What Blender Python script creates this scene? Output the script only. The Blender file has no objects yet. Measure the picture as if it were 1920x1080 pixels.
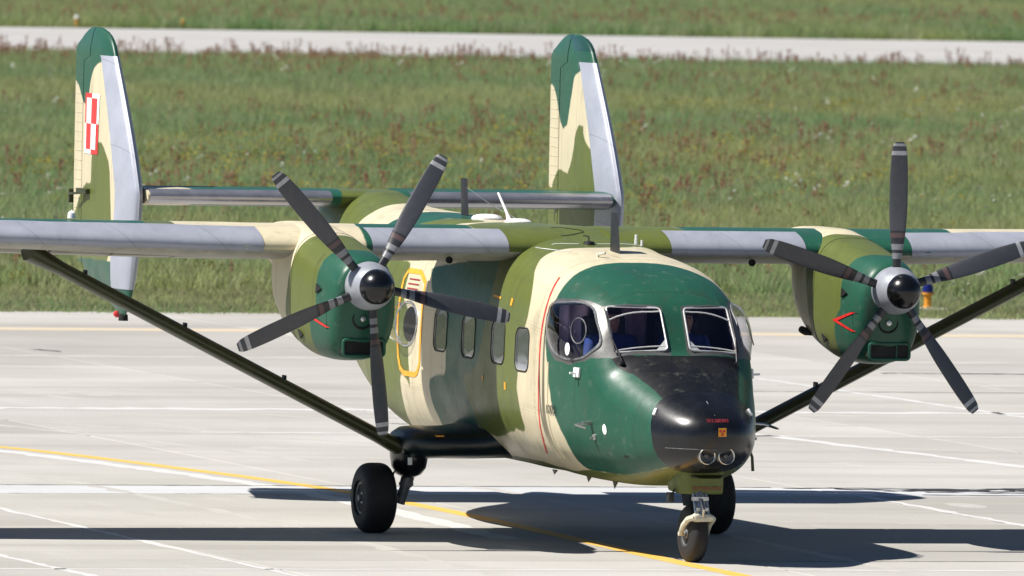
import bpy, bmesh, math, random
import numpy as np
from mathutils import Vector, Matrix

# ------------------------------------------------------------------ camera, sky, sun, exposure
sc = bpy.context.scene
PI = math.pi
R = math.radians
col = sc.collection

CAM = (122.933047, -41.594328, 7.57481)
YAW, PITCH, ROLL, FPX = 2.818009, 0.040415, 0.022174, 25588.84
def _cam_axes():
    cy, sy, cp, sp = math.cos(YAW), math.sin(YAW), math.cos(PITCH), math.sin(PITCH)
    f = Vector((cy*cp, sy*cp, -sp)); r = Vector((sy, -cy, 0)); u = r.cross(f)
    c, s = math.cos(ROLL), math.sin(ROLL)
    return c*r + s*u, -s*r + c*u, f
_r, _u, _f = _cam_axes()
cd = bpy.data.cameras.new('camera'); cam = bpy.data.objects.new('camera', cd); col.objects.link(cam)
cd.sensor_width = 36.0; cd.lens = 36.0*FPX/1920.0
cd.clip_start = 1.0; cd.clip_end = 6000.0
cd.dof.use_dof = True; cd.dof.focus_distance = 127.5; cd.dof.aperture_fstop = 6.3
m = Matrix((( _r.x, _u.x, -_f.x, CAM[0]), (_r.y, _u.y, -_f.y, CAM[1]), (_r.z, _u.z, -_f.z, CAM[2]), (0, 0, 0, 1)))
cam.matrix_world = m
sc.camera = cam

SUN_EL, SUN_DX, SUN_DY = R(52.0), 0.13, 0.99          # light travels towards +y and a little +x
wd = bpy.data.worlds.new('World'); sc.world = wd; wd.use_nodes = True
nt = wd.node_tree; nt.nodes.clear()
sky = nt.nodes.new('ShaderNodeTexSky'); sky.sky_type = 'NISHITA'; sky.sun_disc = False
sky.sun_elevation = SUN_EL; sky.sun_rotation = math.atan2(-SUN_DX, -SUN_DY)
sky.air_density = 0.65; sky.dust_density = 0.05; sky.ozone_density = 3.0
bgn = nt.nodes.new('ShaderNodeBackground'); bgn.inputs[1].default_value = 0.05
out = nt.nodes.new('ShaderNodeOutputWorld')
nt.links.new(sky.outputs[0], bgn.inputs[0]); nt.links.new(bgn.outputs[0], out.inputs[0])
sd = bpy.data.lights.new('sun', 'SUN'); sd.energy = 5.0; sd.angle = R(0.53); sd.color = (1.0, 0.955, 0.89)
sun = bpy.data.objects.new('sun', sd); col.objects.link(sun)
_h = math.hypot(SUN_DX, SUN_DY)
_d = Vector((SUN_DX/_h*math.cos(SUN_EL), SUN_DY/_h*math.cos(SUN_EL), -math.sin(SUN_EL)))
sun.rotation_euler = _d.to_track_quat('-Z', 'Y').to_euler(); sun.location = (-5, -40, 50)
vs = sc.view_settings; vs.view_transform = 'Standard'; vs.look = 'None'; vs.gamma = 1.0; vs.use_curve_mapping = False
vs.exposure = 0.6
sc.cycles.use_denoising = True
sc.cycles.max_bounces = 8; sc.cycles.transparent_max_bounces = 16
sc.render.use_motion_blur = False

random.seed(7); rng = np.random.default_rng(7)

# ------------------------------------------------------------------ helpers
def link(o, parent=None):
    col.objects.link(o)
    if parent is not None: o.parent = parent
    return o
def tag(o, label=None, cat=None, group=None, kind=None):
    if label: o['label'] = label
    if cat: o['category'] = cat
    if group: o['group'] = group
    if kind: o['kind'] = kind
    return o
def empty(name, loc=(0, 0, 0), parent=None):
    o = bpy.data.objects.new(name, None); o.empty_display_size = .2; o.location = loc
    return link(o, parent)
def obj(name, me, mats, parent=None):
    o = bpy.data.objects.new(name, me)
    for mt in (mats if isinstance(mats, (list, tuple)) else [mats]): me.materials.append(mt)
    return link(o, parent)
def pymesh(name, v, f, smooth=True, sharp=None):
    me = bpy.data.meshes.new(name); me.from_pydata([tuple(map(float, p)) for p in v], [], [tuple(map(int, q)) for q in f]); me.update()
    if smooth:
        me.polygons.foreach_set('use_smooth', [True]*len(me.polygons))
        if sharp is not None: me.set_sharp_from_angle(angle=R(sharp))
    return me
def grid(rows, closed=False, cap0=False, cap1=False):
    """rows: list of equal-length point lists -> verts, faces"""
    n = len(rows[0]); v = [p for r in rows for p in r]; f = []
    for i in range(len(rows)-1):
        for j in range(n if closed else n-1):
            k = (j+1) % n
            f.append((i*n+j, i*n+k, (i+1)*n+k, (i+1)*n+j))
    if cap0: f.append(tuple(range(n-1, -1, -1)))
    if cap1: f.append(tuple((len(rows)-1)*n+j for j in range(n)))
    return v, f
class MB:
    def __init__(s): s.v = []; s.f = []
    def add(s, v, f):
        o = len(s.v); s.v += [tuple(p) for p in v]; s.f += [tuple(i+o for i in q) for q in f]; return s
    def tube(s, pts, rad, seg=12, caps=True):
        pts = [Vector(p) for p in pts]
        if not isinstance(rad, (list, tuple)): rad = [rad]*len(pts)
        rows = []; prev = None
        for i, p in enumerate(pts):
            t = (pts[min(i+1, len(pts)-1)] - pts[max(i-1, 0)]).normalized()
            a = prev if prev is not None else (Vector((0, 0, 1)) if abs(t.z) < .9 else Vector((1, 0, 0)))
            x = (a - t*a.dot(t)).normalized(); y = t.cross(x); prev = x
            rows.append([p + (x*math.cos(2*PI*k/seg) + y*math.sin(2*PI*k/seg))*rad[i] for k in range(seg)])
        return s.add(*grid(rows, True, caps, caps))
    def box(s, c, d, rot=None):
        v = []
        for sx in (-1, 1):
            for sy in (-1, 1):
                for sz in (-1, 1):
                    p = Vector((sx*d[0]/2, sy*d[1]/2, sz*d[2]/2))
                    if rot is not None: p = rot @ p
                    v.append(Vector(c)+p)
        return s.add(v, [(0,1,3,2),(4,6,7,5),(0,4,5,1),(2,3,7,6),(0,2,6,4),(1,5,7,3)])
    def lathe(s, prof, origin=(0, 0, 0), axis='y', seg=32, caps=True):
        rows = []
        for (a, r) in prof:
            row = []
            for k in range(seg):
                c, q = math.cos(2*PI*k/seg)*r, math.sin(2*PI*k/seg)*r
                p = {'x': (a, c, q), 'y': (q, a, c), 'z': (c, q, a)}[axis]
                row.append((p[0]+origin[0], p[1]+origin[1], p[2]+origin[2]))
            rows.append(row)
        return s.add(*grid(rows, True, caps and prof[0][1] > 1e-4, caps and prof[-1][1] > 1e-4))
    def mesh(s, name, smooth=True, sharp=35, bevel=0, bseg=2):
        me = pymesh(name, s.v, s.f, False)
        bm = bmesh.new(); bm.from_mesh(me); bmesh.ops.remove_doubles(bm, verts=bm.verts, dist=1e-5)
        bmesh.ops.recalc_face_normals(bm, faces=bm.faces)
        if bevel:
            es = [e for e in bm.edges if len(e.link_faces) == 2 and e.calc_face_angle(0) > R(28)]
            bmesh.ops.bevel(bm, geom=es, offset=bevel, segments=bseg, profile=.5, affect='EDGES', clamp_overlap=True)
        bm.to_mesh(me); bm.free()
        if smooth:
            me.polygons.foreach_set('use_smooth', [True]*len(me.polygons)); me.set_sharp_from_angle(angle=R(sharp))
        return me
    def obj(s, name, mat, parent=None, **k): return obj(name, s.mesh(name, **k), mat, parent)

def pchip(xs, ys):
    xs = np.array(xs, float); ys = np.array(ys, float); h = np.diff(xs); d = np.diff(ys)/h
    mm = np.zeros_like(xs); mm[0] = d[0]; mm[-1] = d[-1]
    for i in range(1, len(xs)-1):
        if d[i-1]*d[i] > 0:
            w1, w2 = 2*h[i]+h[i-1], h[i]+2*h[i-1]; mm[i] = (w1+w2)/(w1/d[i-1]+w2/d[i])
    def f(x):
        x = np.clip(x, xs[0], xs[-1]); i = np.clip(np.searchsorted(xs, x)-1, 0, len(xs)-2)
        t = (x-xs[i])/h[i]
        return ys[i]*(1+2*t)*(1-t)**2 + h[i]*mm[i]*t*(1-t)**2 + ys[i+1]*t*t*(3-2*t) + h[i]*mm[i+1]*t*t*(t-1)
    return f
def poly_sd(px, py, poly):
    """signed distance to polygon, positive inside (vectorised)"""
    P = np.array(poly, float); Q = np.roll(P, -1, 0)
    best = np.full(px.shape, 1e9); ins = np.zeros(px.shape, bool)
    for (x0, y0), (x1, y1) in zip(P, Q):
        dx, dy = x1-x0, y1-y0; L = dx*dx+dy*dy+1e-12
        t = np.clip(((px-x0)*dx+(py-y0)*dy)/L, 0, 1)
        best = np.minimum(best, np.hypot(px-x0-t*dx, py-y0-t*dy))
        c = ((y0 > py) != (y1 > py)) & (px < (x1-x0)*(py-y0)/(y1-y0+1e-12)+x0); ins ^= c
    return np.where(ins, best, -best)
def smooth_poly(p, n=6):
    """closed Catmull-Rom through the points, for flowing camouflage edges"""
    P = np.array(p, float); N = len(P); o = []
    for i in range(N):
        a, b, c, d = P[i-1], P[i], P[(i+1) % N], P[(i+2) % N]
        for k in range(n):
            t = k/n
            o.append(.5*((2*b)+(-a+c)*t+(2*a-5*b+4*c-d)*t*t+(-a+3*b-3*c+d)*t**3))
    return np.array(o)
def set_attr(me, name, vals):
    a = me.attributes.new(name, 'FLOAT', 'POINT'); a.data.foreach_set('value', np.asarray(vals, np.float32))
def verts_of(me):
    a = np.empty(len(me.vertices)*3, np.float32); me.vertices.foreach_get('co', a); return a.reshape(-1, 3).astype(float)

# ------------------------------------------------------------------ hull shape
NOSE = 5.0
ST = [  # x, top, bottom, half width, z of max width, n upper, n lower
 (4.995, 1.27, 1.13, .06, 1.20, 2.0, 2.0),
 (4.95, 1.345, 1.04, .20, 1.19, 2.0, 2.1),
 (4.85, 1.42, .95, .325, 1.19, 2.0, 2.25),
 (4.70, 1.495, .885, .425, 1.18, 2.05, 2.4),
 (4.50, 1.58, .83, .515, 1.19, 2.15, 2.5),
 (4.20, 1.715, .76, .63, 1.22, 2.3, 2.6),
 (3.95, 1.825, .705, .715, 1.26, 2.5, 2.7),
 (3.82, 1.90, .685, .755, 1.30, 2.6, 2.7),
 (3.70, 2.08, .67, .785, 1.34, 2.7, 2.7),
 (3.55, 2.315, .66, .825, 1.40, 2.85, 2.7),
 (3.35, 2.46, .65, .865, 1.45, 3.0, 2.7),
 (3.05, 2.59, .645, .91, 1.50, 3.3, 2.7),
 (2.65, 2.685, .645, .94, 1.53, 3.5, 2.7),
 (2.10, 2.745, .65, .95, 1.55, 3.6, 2.6),
 (1.60, 2.785, .66, .95, 1.55, 3.6, 2.5),
 (1.10, 2.86, .66, .95, 1.55, 3.5, 2.5),
 (0.60, 2.945, .67, .95, 1.55, 3.2, 2.5),
 (-.50, 2.93, .68, .95, 1.55, 3.0, 2.5),
 (-1.5, 2.91, .70, .95, 1.57, 2.8, 2.7),
 (-2.4, 2.92, .82, .935, 1.68, 2.6, 2.8),
 (-3.4, 2.935, 1.09, .86, 1.88, 2.4, 2.7),
 (-4.3, 2.96, 1.53, .71, 2.15, 2.3, 2.5),
 (-4.8, 3.02, 1.83, .58, 2.38, 2.2, 2.2),
 (-5.1, 3.06, 2.02, .50, 2.48, 2.2, 2.1),
 (-5.9, 3.05, 2.38, .38, 2.70, 2.2, 2.1),
 (-6.7, 2.97, 2.66, .20, 2.82, 2.0, 2.0),
 (-7.0, 2.86, 2.80, .04, 2.83, 2.0, 2.0)]
_q = [math.sqrt(NOSE-s[0]) for s in ST]
_hf = [pchip([0]+_q, [1.20 if k in (0, 1, 3) else (0 if k == 2 else ST[0][k+1])]+[s[k+1] for s in ST]) for k in range(6)]
def hull_par(x):
    q = np.sqrt(np.maximum(NOSE-np.asarray(x, float), 0)); return [f(q) for f in _hf]
def hullP(x, t):
    """surface point; t = 0 on the roof line, negative to starboard (-y), +-pi at the keel"""
    x = np.asarray(x, float); t = np.asarray(t, float)
    zt, zb, w, zm, nu, nl = hull_par(x); c, s = np.cos(t), np.sin(t); up = c >= 0
    n = np.where(up, nu, nl)
    y = w*np.sign(s)*np.abs(s)**(2/n)
    z = np.where(up, zm+(zt-zm)*np.abs(c)**(2/n), zm-(zm-zb)*np.abs(c)**(2/n))
    return np.stack([x+0*y, y, z], -1)
def hull_t(p):
    p = np.asarray(p, float); x, y, z = p[..., 0], p[..., 1], p[..., 2]
    zt, zb, w, zm, nu, nl = hull_par(x); up = z >= zm; n = np.where(up, nu, nl)
    a = np.where(up, (z-zm)/np.maximum(zt-zm, 1e-4), (zm-z)/np.maximum(zm-zb, 1e-4)); b = np.abs(y)/np.maximum(w, 1e-4)
    t = np.arctan2(np.maximum(b, 0)**(n/2), np.maximum(a, 0)**(n/2)); t = np.where(up, t, PI-t)
    return np.where(y < 0, -t, t)
def hullN(x, t):
    e = 1e-3
    du = hullP(x+e, t)-hullP(x-e, t); dv = hullP(x, t+e)-hullP(x, t-e)
    n = np.cross(dv, du); return n/np.maximum(np.linalg.norm(n, axis=-1, keepdims=True), 1e-9)
def hull_y(x, z, side=-1):
    """surface point at a height on one side"""
    zt, zb, w, zm, nu, nl = [float(k) for k in hull_par(x)]
    if z >= zm: n = nu; a = (z-zm)/(zt-zm)
    else: n = nl; a = (zm-z)/(zm-zb)
    return (x, side*w*(max(0, 1-min(a, 1)**n))**(1/n), z)
def hull_mesh():
    xs = list(NOSE - np.array([.012, .05, .1, .17, .26, .36, .48, .6, .72, .85, 1.0])**2)
    xs += list(np.arange(3.97, 3.3, -.025)) + list(np.arange(3.28, -2.0, -.05)) + list(np.arange(-2.0, -6.95, -.09)) + [-6.99]
    ts = np.linspace(-PI, PI, 129)[:-1]
    rows = [hullP(np.full(ts.shape, x), ts) for x in xs]
    v, f = grid([list(map(tuple, r)) for r in rows], True, True, True)
    return pymesh('fuselage', v, [q[::-1] for q in f], True)

# ------------------------------------------------------------------ materials
class NB:
    """tiny node helper"""
    def __init__(s, name):
        s.m = bpy.data.materials.new(name); s.m.use_nodes = True; s.t = s.m.node_tree; s.t.nodes.clear()
        s.out = s.t.nodes.new('ShaderNodeOutputMaterial')
    def n(s, typ, ins=None, **kw):
        nd = s.t.nodes.new(typ)
        for k, v in kw.items(): setattr(nd, k, v)
        for k, v in (ins or {}).items():
            if hasattr(v, 'is_linked') or isinstance(v, bpy.types.NodeSocket): s.t.links.new(v, nd.inputs[k])
            else: nd.inputs[k].default_value = v
        return nd
    def math(s, op, a, b=0.0, c=None):
        nd = s.n('ShaderNodeMath', {0: a, 1: b}, operation=op)
        if c is not None: nd.inputs[2].default_value = c
        return nd.outputs[0]
    def mix(s, f, a, b, blend='MIX'):
        nd = s.n('ShaderNodeMix', data_type='RGBA', blend_type=blend)
        for i, v in ((0, f), (6, a), (7, b)):
            if isinstance(v, bpy.types.NodeSocket): s.t.links.new(v, nd.inputs[i])
            else: nd.inputs[i].default_value = (*v, 1) if isinstance(v, tuple) and len(v) == 3 else v
        return nd.outputs[2]
    def ramp(s, v, a, b, c=0.0, d=1.0, smooth=True):
        nd = s.n('ShaderNodeMapRange', {0: v, 1: a, 2: b, 3: c, 4: d}, interpolation_type='SMOOTHSTEP' if smooth else 'LINEAR')
        return nd.outputs[0]
    def coord(s, what='Object'): return s.n('ShaderNodeTexCoord').outputs[what]
    def noise(s, vec, scale, detail=4.0, rough=.55, stretch=None, dist=0.0):
        if stretch is not None: vec = s.n('ShaderNodeMapping', {0: vec, 3: stretch}).outputs[0]
        return s.n('ShaderNodeTexNoise', {'Vector': vec, 'Scale': scale, 'Detail': detail, 'Roughness': rough, 'Distortion': dist}).outputs[0]
    def attr(s, name): return s.n('ShaderNodeAttribute', attribute_name=name).outputs['Fac']
    def bump(s, h, strength=.2, dist=.01): return s.n('ShaderNodeBump', {'Height': h, 'Strength': strength, 'Distance': dist}).outputs[0]
    def principled(s, color, rough=.5, metal=0.0, normal=None, **ins):
        p = s.n('ShaderNodeBsdfPrincipled')
        def put(k, v):
            if isinstance(v, bpy.types.NodeSocket): s.t.links.new(v, p.inputs[k])
            else: p.inputs[k].default_value = (*v, 1) if isinstance(v, tuple) and len(v) == 3 else v
        put('Base Color', color); put('Roughness', rough); put('Metallic', metal)
        if normal is not None: put('Normal', normal)
        for k, v in ins.items(): put(k, v)
        s.t.links.new(p.outputs[0], s.out.inputs[0]); return s.m

def plain(name, colr, rough=.5, metal=0.0, var=.18, scale=9.0, bump=0.0):
    b = NB(name); c = b.coord('Object'); f = b.noise(c, scale, 5, .6)
    dark = tuple(x*(1-var) for x in colr); lite = tuple(min(1, x*(1+var*.6)) for x in colr)
    k = b.mix(b.ramp(f, .3, .7), dark, lite)
    nm = b.bump(b.noise(c, scale*6, 3), bump, .004) if bump else None
    return b.principled(k, b.ramp(f, .2, .8, rough*.85, min(1, rough*1.15)), metal, nm)

CREAM, OLIVE, GREEN, BLACK, FRAME = (.60, .53, .37), (.105, .128, .030), (.017, .086, .055), (.006, .0065, .009), (.15, .15, .15)
def camo_material(name, seam_x=.92, seam_v=.0):
    b = NB(name); c = b.coord('Object')
    wob = b.math('MULTIPLY', b.math('SUBTRACT', b.noise(c, 5.0, 3), .5), .05)
    k = CREAM
    for a, colr, e in (('ol', OLIVE, .012), ('dg', GREEN, .012), ('bk', BLACK, .004), ('fr', FRAME, .003)):
        sdn = b.attr(a)
        if a in ('ol', 'dg'): sdn = b.math('ADD', sdn, wob)
        k = b.mix(b.ramp(sdn, -e, e), k, colr)
    # weathering: faded blotches, streaks of grime and chipped spots
    bl = b.noise(c, 2.2, 5, .6); k = b.mix(b.ramp(bl, .35, .75, 0, .45), k, (.60, .61, .54), 'SOFT_LIGHT'); bl2 = b.noise(c, 9.0, 6, .7); k = b.mix(b.ramp(bl2, .55, .72, 0, .16), k, (.30, .30, .24))
    st = b.noise(c, 6.0, 5, .65, stretch=(1.0, 1.0, .18)); k = b.mix(b.ramp(st, .52, .78, 0, .38), k, (.05, .045, .03))
    sp = b.noise(c, 60.0, 2, .5); k = b.mix(b.ramp(sp, .70, .74, 0, .35), k, (.10, .10, .09))
    h = sp
    # every riveted sheet has weathered to its own tone
    xs_ = b.n('ShaderNodeSeparateXYZ', {0: c}).outputs[0]
    cx = b.math('FLOOR', b.math('DIVIDE', b.math('ADD', xs_, .31+.23), max(seam_x, .3)/2 if seam_x else .5)); cv = b.math('FLOOR', b.math('DIVIDE', b.attr('vv'), .38))
    wn = b.n('ShaderNodeTexWhiteNoise', {0: b.n('ShaderNodeCombineXYZ', {0: cx, 1: cv}).outputs[0]}, noise_dimensions='3D').outputs[0]
    k = b.mix(b.ramp(wn, 0, 1, 0, .16, False), k, (.5, .5, .45), 'SOFT_LIGHT'); k = b.mix(b.ramp(wn, .5, 1, 0, .10, False), k, (.03, .03, .025))
    if seam_x:
        x = b.n('ShaderNodeSeparateXYZ', {0: c})
        ln = b.math('PINGPONG', b.math('ADD', x.outputs[0], .31), seam_x/2)
        lm = b.ramp(ln, .0, .008, 1, 0)
        v = b.math('PINGPONG', b.attr('vv'), .19)
        lv = b.ramp(v, .0, .004, .6, 0)
        line = b.math('MAXIMUM', lm, lv)
        k = b.mix(b.math('MULTIPLY', line, .5), k, (.02, .022, .015))
        r1 = b.math('MULTIPLY', b.ramp(b.math('ABSOLUTE', b.math('SUBTRACT', ln, .026)), .003, .007, 1, 0), b.ramp(b.math('PINGPONG', b.attr('vv'), .022), .004, .009, 1, 0))
        r2 = b.math('MULTIPLY', b.ramp(b.math('ABSOLUTE', b.math('SUBTRACT', v, .022)), .003, .007, 1, 0), b.ramp(b.math('PINGPONG', x.outputs[0], .022), .004, .009, 1, 0))
        riv = b.math('MAXIMUM', r1, r2); k = b.mix(b.math('MULTIPLY', riv, .32), k, (.03, .03, .022))
    rip = b.noise(c, 3.6, 2, .5)
    nm = b.bump(b.math('ADD', b.math('ADD', b.math('MULTIPLY', bl, .4), b.math('MULTIPLY', h, .06)), b.math('MULTIPLY', rip, .9)), .22, .03)
    glossy = b.ramp(b.attr('bk'), -.01, .01, .30, .36)
    rg = b.math('ADD', b.math('MULTIPLY', b.ramp(bl, .3, .7), .14), glossy)
    return b.principled(k, rg, b.ramp(b.attr('fr'), -.003, .003, 0, .55), nm, **{'Specular IOR Level': .30})

M = {}
M['camo'] = camo_material('camouflage_paint')
M['camo_flat'] = camo_material('camouflage_paint_surfaces', .55)
def boot_material(name, colr, rough):
    b = NB(name); c = b.coord('Object'); y = b.n('ShaderNodeSeparateXYZ', {0: c}); n1 = b.noise(c, 3, 5, .65); n2 = b.noise(c, 90, 2, .5); n3 = b.noise(c, 7, 4, .6, stretch=(.3, 1.5, .3))
    k = b.mix(b.ramp(n1, .3, .7), tuple(q*.93 for q in colr), tuple(q*1.05 for q in colr)); k = b.mix(b.ramp(n3, .55, .75, 0, .30), k, tuple(q*.6 for q in colr))
    k = b.mix(b.ramp(n2, .70, .73, 0, .7), k, (.05, .05, .05))
    ln = b.ramp(b.math('PINGPONG', b.math('ADD', y.outputs[1], y.outputs[2]), .43), .002, .006, .45, 0); k = b.mix(ln, k, (.08, .08, .09))
    return b.principled(k, b.ramp(n1, .3, .7, rough*.85, rough*1.15), .1, b.bump(n1, .12, .01))
M['boot'] = boot_material('wing_boot', (.315, .33, .385), .45); M['boot_fin'] = boot_material('fin_leading_edge', (.36, .38, .445), .42)
M['boot_tail'] = plain('tailplane_leading_edge', (.40, .40, .43), .30, .75, .12, 6)
M['under'] = plain('underside_paint', (.34, .33, .28), .5, 0, .25, 4)
M['dark_green'] = plain('dark_green_paint', (.006, .035, .030), .32, 0, .25, 5)
M['strut'] = plain('strut_paint', (.034, .040, .010), .42, 0, .25, 3)
M['rubber'] = plain('rubber', (.009, .009, .0095), .72, 0, .3, 20, .3)
M['black'] = plain('black_gloss', (.004, .004, .0055), .24, 0, .2, 5)
M['black_matt'] = plain('black_matt', (.012, .012, .014), .55, 0, .3, 12)
M['dark_void'] = plain('dark_opening', (.006, .006, .006), .8)
M['grey_metal'] = plain('spinner_grey', (.30, .315, .35), .42, .15, .12, 8)
M['alu'] = plain('bare_metal', (.55, .55, .54), .32, .9, .2, 20)
M['gear_cream'] = plain('gear_paint', (.58, .56, .44), .45, 0, .3, 18)
M['gear_grey'] = plain('gear_grey', (.16, .165, .17), .45, .2, .3, 18)
M['yellow'] = plain('yellow_marking', (.80, .36, .025), .5, 0, .15, 15)
M['red'] = plain('red_marking', (.62, .022, .02), .45, 0, .15, 15)
M['dim_red'] = plain('dull_red_marking', (.30, .03, .04), .5, 0, .25, 15)
M['white'] = plain('white_marking', (.80, .80, .78), .45, 0, .08, 15)
M['ins_red'] = plain('insignia_red', (.62, .03, .03), .45, 0, .08, 15)
M['antenna'] = plain('antenna_dark', (.014, .015, .019), .5, 0, .2, 10)
M['number'] = plain('number_black', (.02, .025, .022), .5)
M['interior'] = plain('cockpit_interior', (.02, .021, .024), .7, 0, .3, 8)
M['seat'] = plain('seat_fabric', (.03, .03, .035), .9)
M['seal'] = plain('window_seal', (.70, .70, .68), .35, .3, .1, 20)
M['streak_sheet'] = plain('streak_sheet', (.50, .38, .52), .85, 0, .35, 3)  # purple of the windscreen reflections, put into a sheet behind the glass
M['lamp_ring'] = plain('lamp_ring', (.6, .58, .5), .25, .9)
M['cloth_blue'] = plain('blue_coverall', (.02, .05, .22), .85, 0, .3, 12)
M['skin'] = plain('skin', (.42, .24, .16), .55, 0, .1, 12)
M['hair'] = plain('dark_hair', (.015, .012, .010), .7)

def glass_material(name, tint, refl, rough=.015, ior=1.55):
    b = NB(name)
    tr = b.n('ShaderNodeBsdfTransparent', {0: (*tint, 1)}); gl = b.n('ShaderNodeBsdfGlossy', {0: (*refl, 1), 1: rough})
    gm = b.n('ShaderNodeNewGeometry'); dt = b.n('ShaderNodeVectorMath', {0: gm.outputs['Incoming'], 1: gm.outputs['Normal']}, operation='DOT_PRODUCT')
    f0 = ((ior-1)/(ior+1))**2; sch = b.math('POWER', b.math('SUBTRACT', 1.0, b.math('ABSOLUTE', dt.outputs['Value'])), 5.0)
    fac = b.math('ADD', f0, b.math('MULTIPLY', sch, 1-f0))
    mx = b.n('ShaderNodeMixShader', {0: fac, 1: tr.outputs[0], 2: gl.outputs[0]})
    b.t.links.new(mx.outputs[0], b.out.inputs[0]); return b.m
M['glass'] = glass_material('cockpit_glass', (.86, .86, .90), (1, 1, 1), ior=1.5)
M['glass_front'] = glass_material('windscreen_glass', (.86, .84, .90), (.95, .85, 1.0), ior=1.45)
M['glass_side'] = glass_material('cabin_glass', (.82, .84, .88), (1, 1, 1), .03, 1.7)
M['glass_clear'] = glass_material('clear_blister', (.93, .94, .95), (1, 1, 1))
M['lens'] = glass_material('lamp_lens', (.8, .8, .78), (.6, .6, .6), ior=1.35)
M['trim'] = plain('cabin_trim', (.52, .52, .50), .8)

def camo(me, ol=None, dg=None, bk=None, fr=None, vv=None):
    n = len(me.vertices)
    for k, v in (('ol', ol), ('dg', dg), ('bk', bk), ('fr', fr), ('vv', vv)):
        set_attr(me, k, np.full(n, -1.0 if k != 'vv' else .1) if v is None else v)
def union(px, py, polys, smooth=True, neg=()):
    s = np.full(px.shape, -9.0)
    for p in polys: s = np.maximum(s, poly_sd(px, py, smooth_poly(p) if smooth else p))
    for p in neg: s = np.minimum(s, -poly_sd(px, py, smooth_poly(p) if smooth else p))
    return s

# ------------------------------------------------------------------ aircraft: hull
plane = empty('aircraft')
tag(plane, 'twin-engine high-wing propeller aircraft in green and cream camouflage on the apron', 'aircraft')

KT = .9   # metres per radian round the hull, for the paint layout
PANE = [(3.40, .61), (3.56, .058), (3.797, .075), (3.716, .775)]            # top outer, top inner, bottom inner, bottom outer
SIDE = [(2.67, 1.05), (2.92, .935), (3.28, .745), (3.47, .82), (3.62, .94), (3.50, 1.25), (3.227, 1.41), (2.947, 1.44), (2.775, 1.39), (2.69, 1.31), (2.655, 1.17)]
def pane_corners(s): return [Vector(hullP(x, s*t)) for x, t in PANE]
def round_quad(c, rad=.045, n=5):
    """rounded corner outline of a flat quad"""
    o = []
    for i in range(4):
        p, a, b = c[i], c[i-1], c[(i+1) % 4]
        u, w = (a-p).normalized()*rad, (b-p).normalized()*rad
        for k in range(n+1):
            t = k/n; o.append(p + u*(1-t)**2 + w*t*t)
    return o
def prism(name, ring, d0, d1, mat):
    """closed prism from an outline pushed along the vectors d0 (outwards) and d1 (inwards)"""
    n = len(ring); v = [p+d0 for p in ring]+[p+d1 for p in ring]
    f = [tuple(range(n)), tuple(range(2*n-1, n-1, -1))]+[(i, i+n, (i+1) % n+n, (i+1) % n) for i in range(n)]
    me = pymesh(name, v, f, False); bm = bmesh.new(); bm.from_mesh(me); bmesh.ops.recalc_face_normals(bm, faces=bm.faces); bm.to_mesh(me); bm.free()
    me.materials.append(mat); return bpy.data.objects.new(name, me)

hull = hull_mesh(); hull.materials.append(M['camo']); hull.materials.append(M['interior']); hull.materials.append(M['trim'])
hull_o = bpy.data.objects.new('fuselage', hull); link(hull_o, plane)
cutters = []
ts = np.linspace(-PI, PI, 49)[:-1]; rows = []
for x in np.linspace(2.48, 3.80, 14):
    p = hullP(np.full(ts.shape, x), ts); zt, zb, w, zm, *_ = [float(k) for k in hull_par(x)]
    cz = 1.62; q = p.copy(); q[:, 1] *= (w-.05)/w; q[:, 2] = np.clip(cz+(q[:, 2]-cz)*(1-.05/max(zt-cz, .06)), 1.28, None)
    q[:, 1] *= np.where(q[:, 2] < 1.29, .96, 1)
    rows.append([tuple(k) for k in q])
v, f = grid(rows, True, True, True); cm = pymesh('cavity', v, f, False)
bm = bmesh.new(); bm.from_mesh(cm); bmesh.ops.remove_doubles(bm, verts=bm.verts, dist=1e-4); bmesh.ops.recalc_face_normals(bm, faces=bm.faces); bm.to_mesh(cm); bm.free()
cm.materials.append(M['interior']); cutters.append(bpy.data.objects.new('cavity', cm))
WIN = [(2.07, 1.845), (1.355, 1.88), (.465, 1.89), (-.385, 1.91)]           # cabin windows: x, z of the centre
WHALF = (.185, .19)
def win_ring(x0, z0, hw=WHALF[0], hh=WHALF[1], side=-1, off=0.0, n=7, rr=.085):
    o = []
    for (sx, sz, a0) in ((1, 1, 0), (-1, 1, 90), (-1, -1, 180), (1, -1, 270)):
        for k in range(n+1):
            a = R(a0+90*k/n); x = x0+sx*(hw-rr)+rr*math.cos(a); z = z0+sz*(hh-rr)+rr*math.sin(a)
            p = Vector(hull_y(x, z, side)); p.y += side*off; o.append(p)
    return o
for s in (-1, 1):
    c = pane_corners(s); nrm = (c[1]-c[0]).cross(c[3]-c[0]).normalized()
    if nrm.x < 0: nrm = -nrm
    cutters.append(prism('cut', round_quad(c), nrm*.12, -nrm*.16, M['interior']))
    mid = Vector(hullP(3.1, s*1.15)); nv = Vector(hullN(np.array(3.1), np.array(s*1.15)))
    if nv.y*s < 0: nv = -nv
    ring = [Vector(hullP(x, s*t)) for x, t in smooth_poly([(3.09+(x-3.09)*.93, 1.16+(t-1.16)*.93) for x, t in SIDE], 4)]
    cutters.append(prism('cut', ring, nv*.12, -nv*.22, M['interior']))
    for (x0, z0) in WIN: cutters.append(prism('cut', win_ring(x0, z0, side=s), Vector((0, s*.08, 0)), Vector((0, -s*.15, 0)), M['trim']))
for c in cutters:
    link(c); md = hull_o.modifiers.new('b', 'BOOLEAN'); md.operation = 'DIFFERENCE'; md.solver = 'EXACT'; md.object = c
dg = bpy.context.evaluated_depsgraph_get(); cut = bpy.data.meshes.new_from_object(hull_o.evaluated_get(dg))
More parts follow.
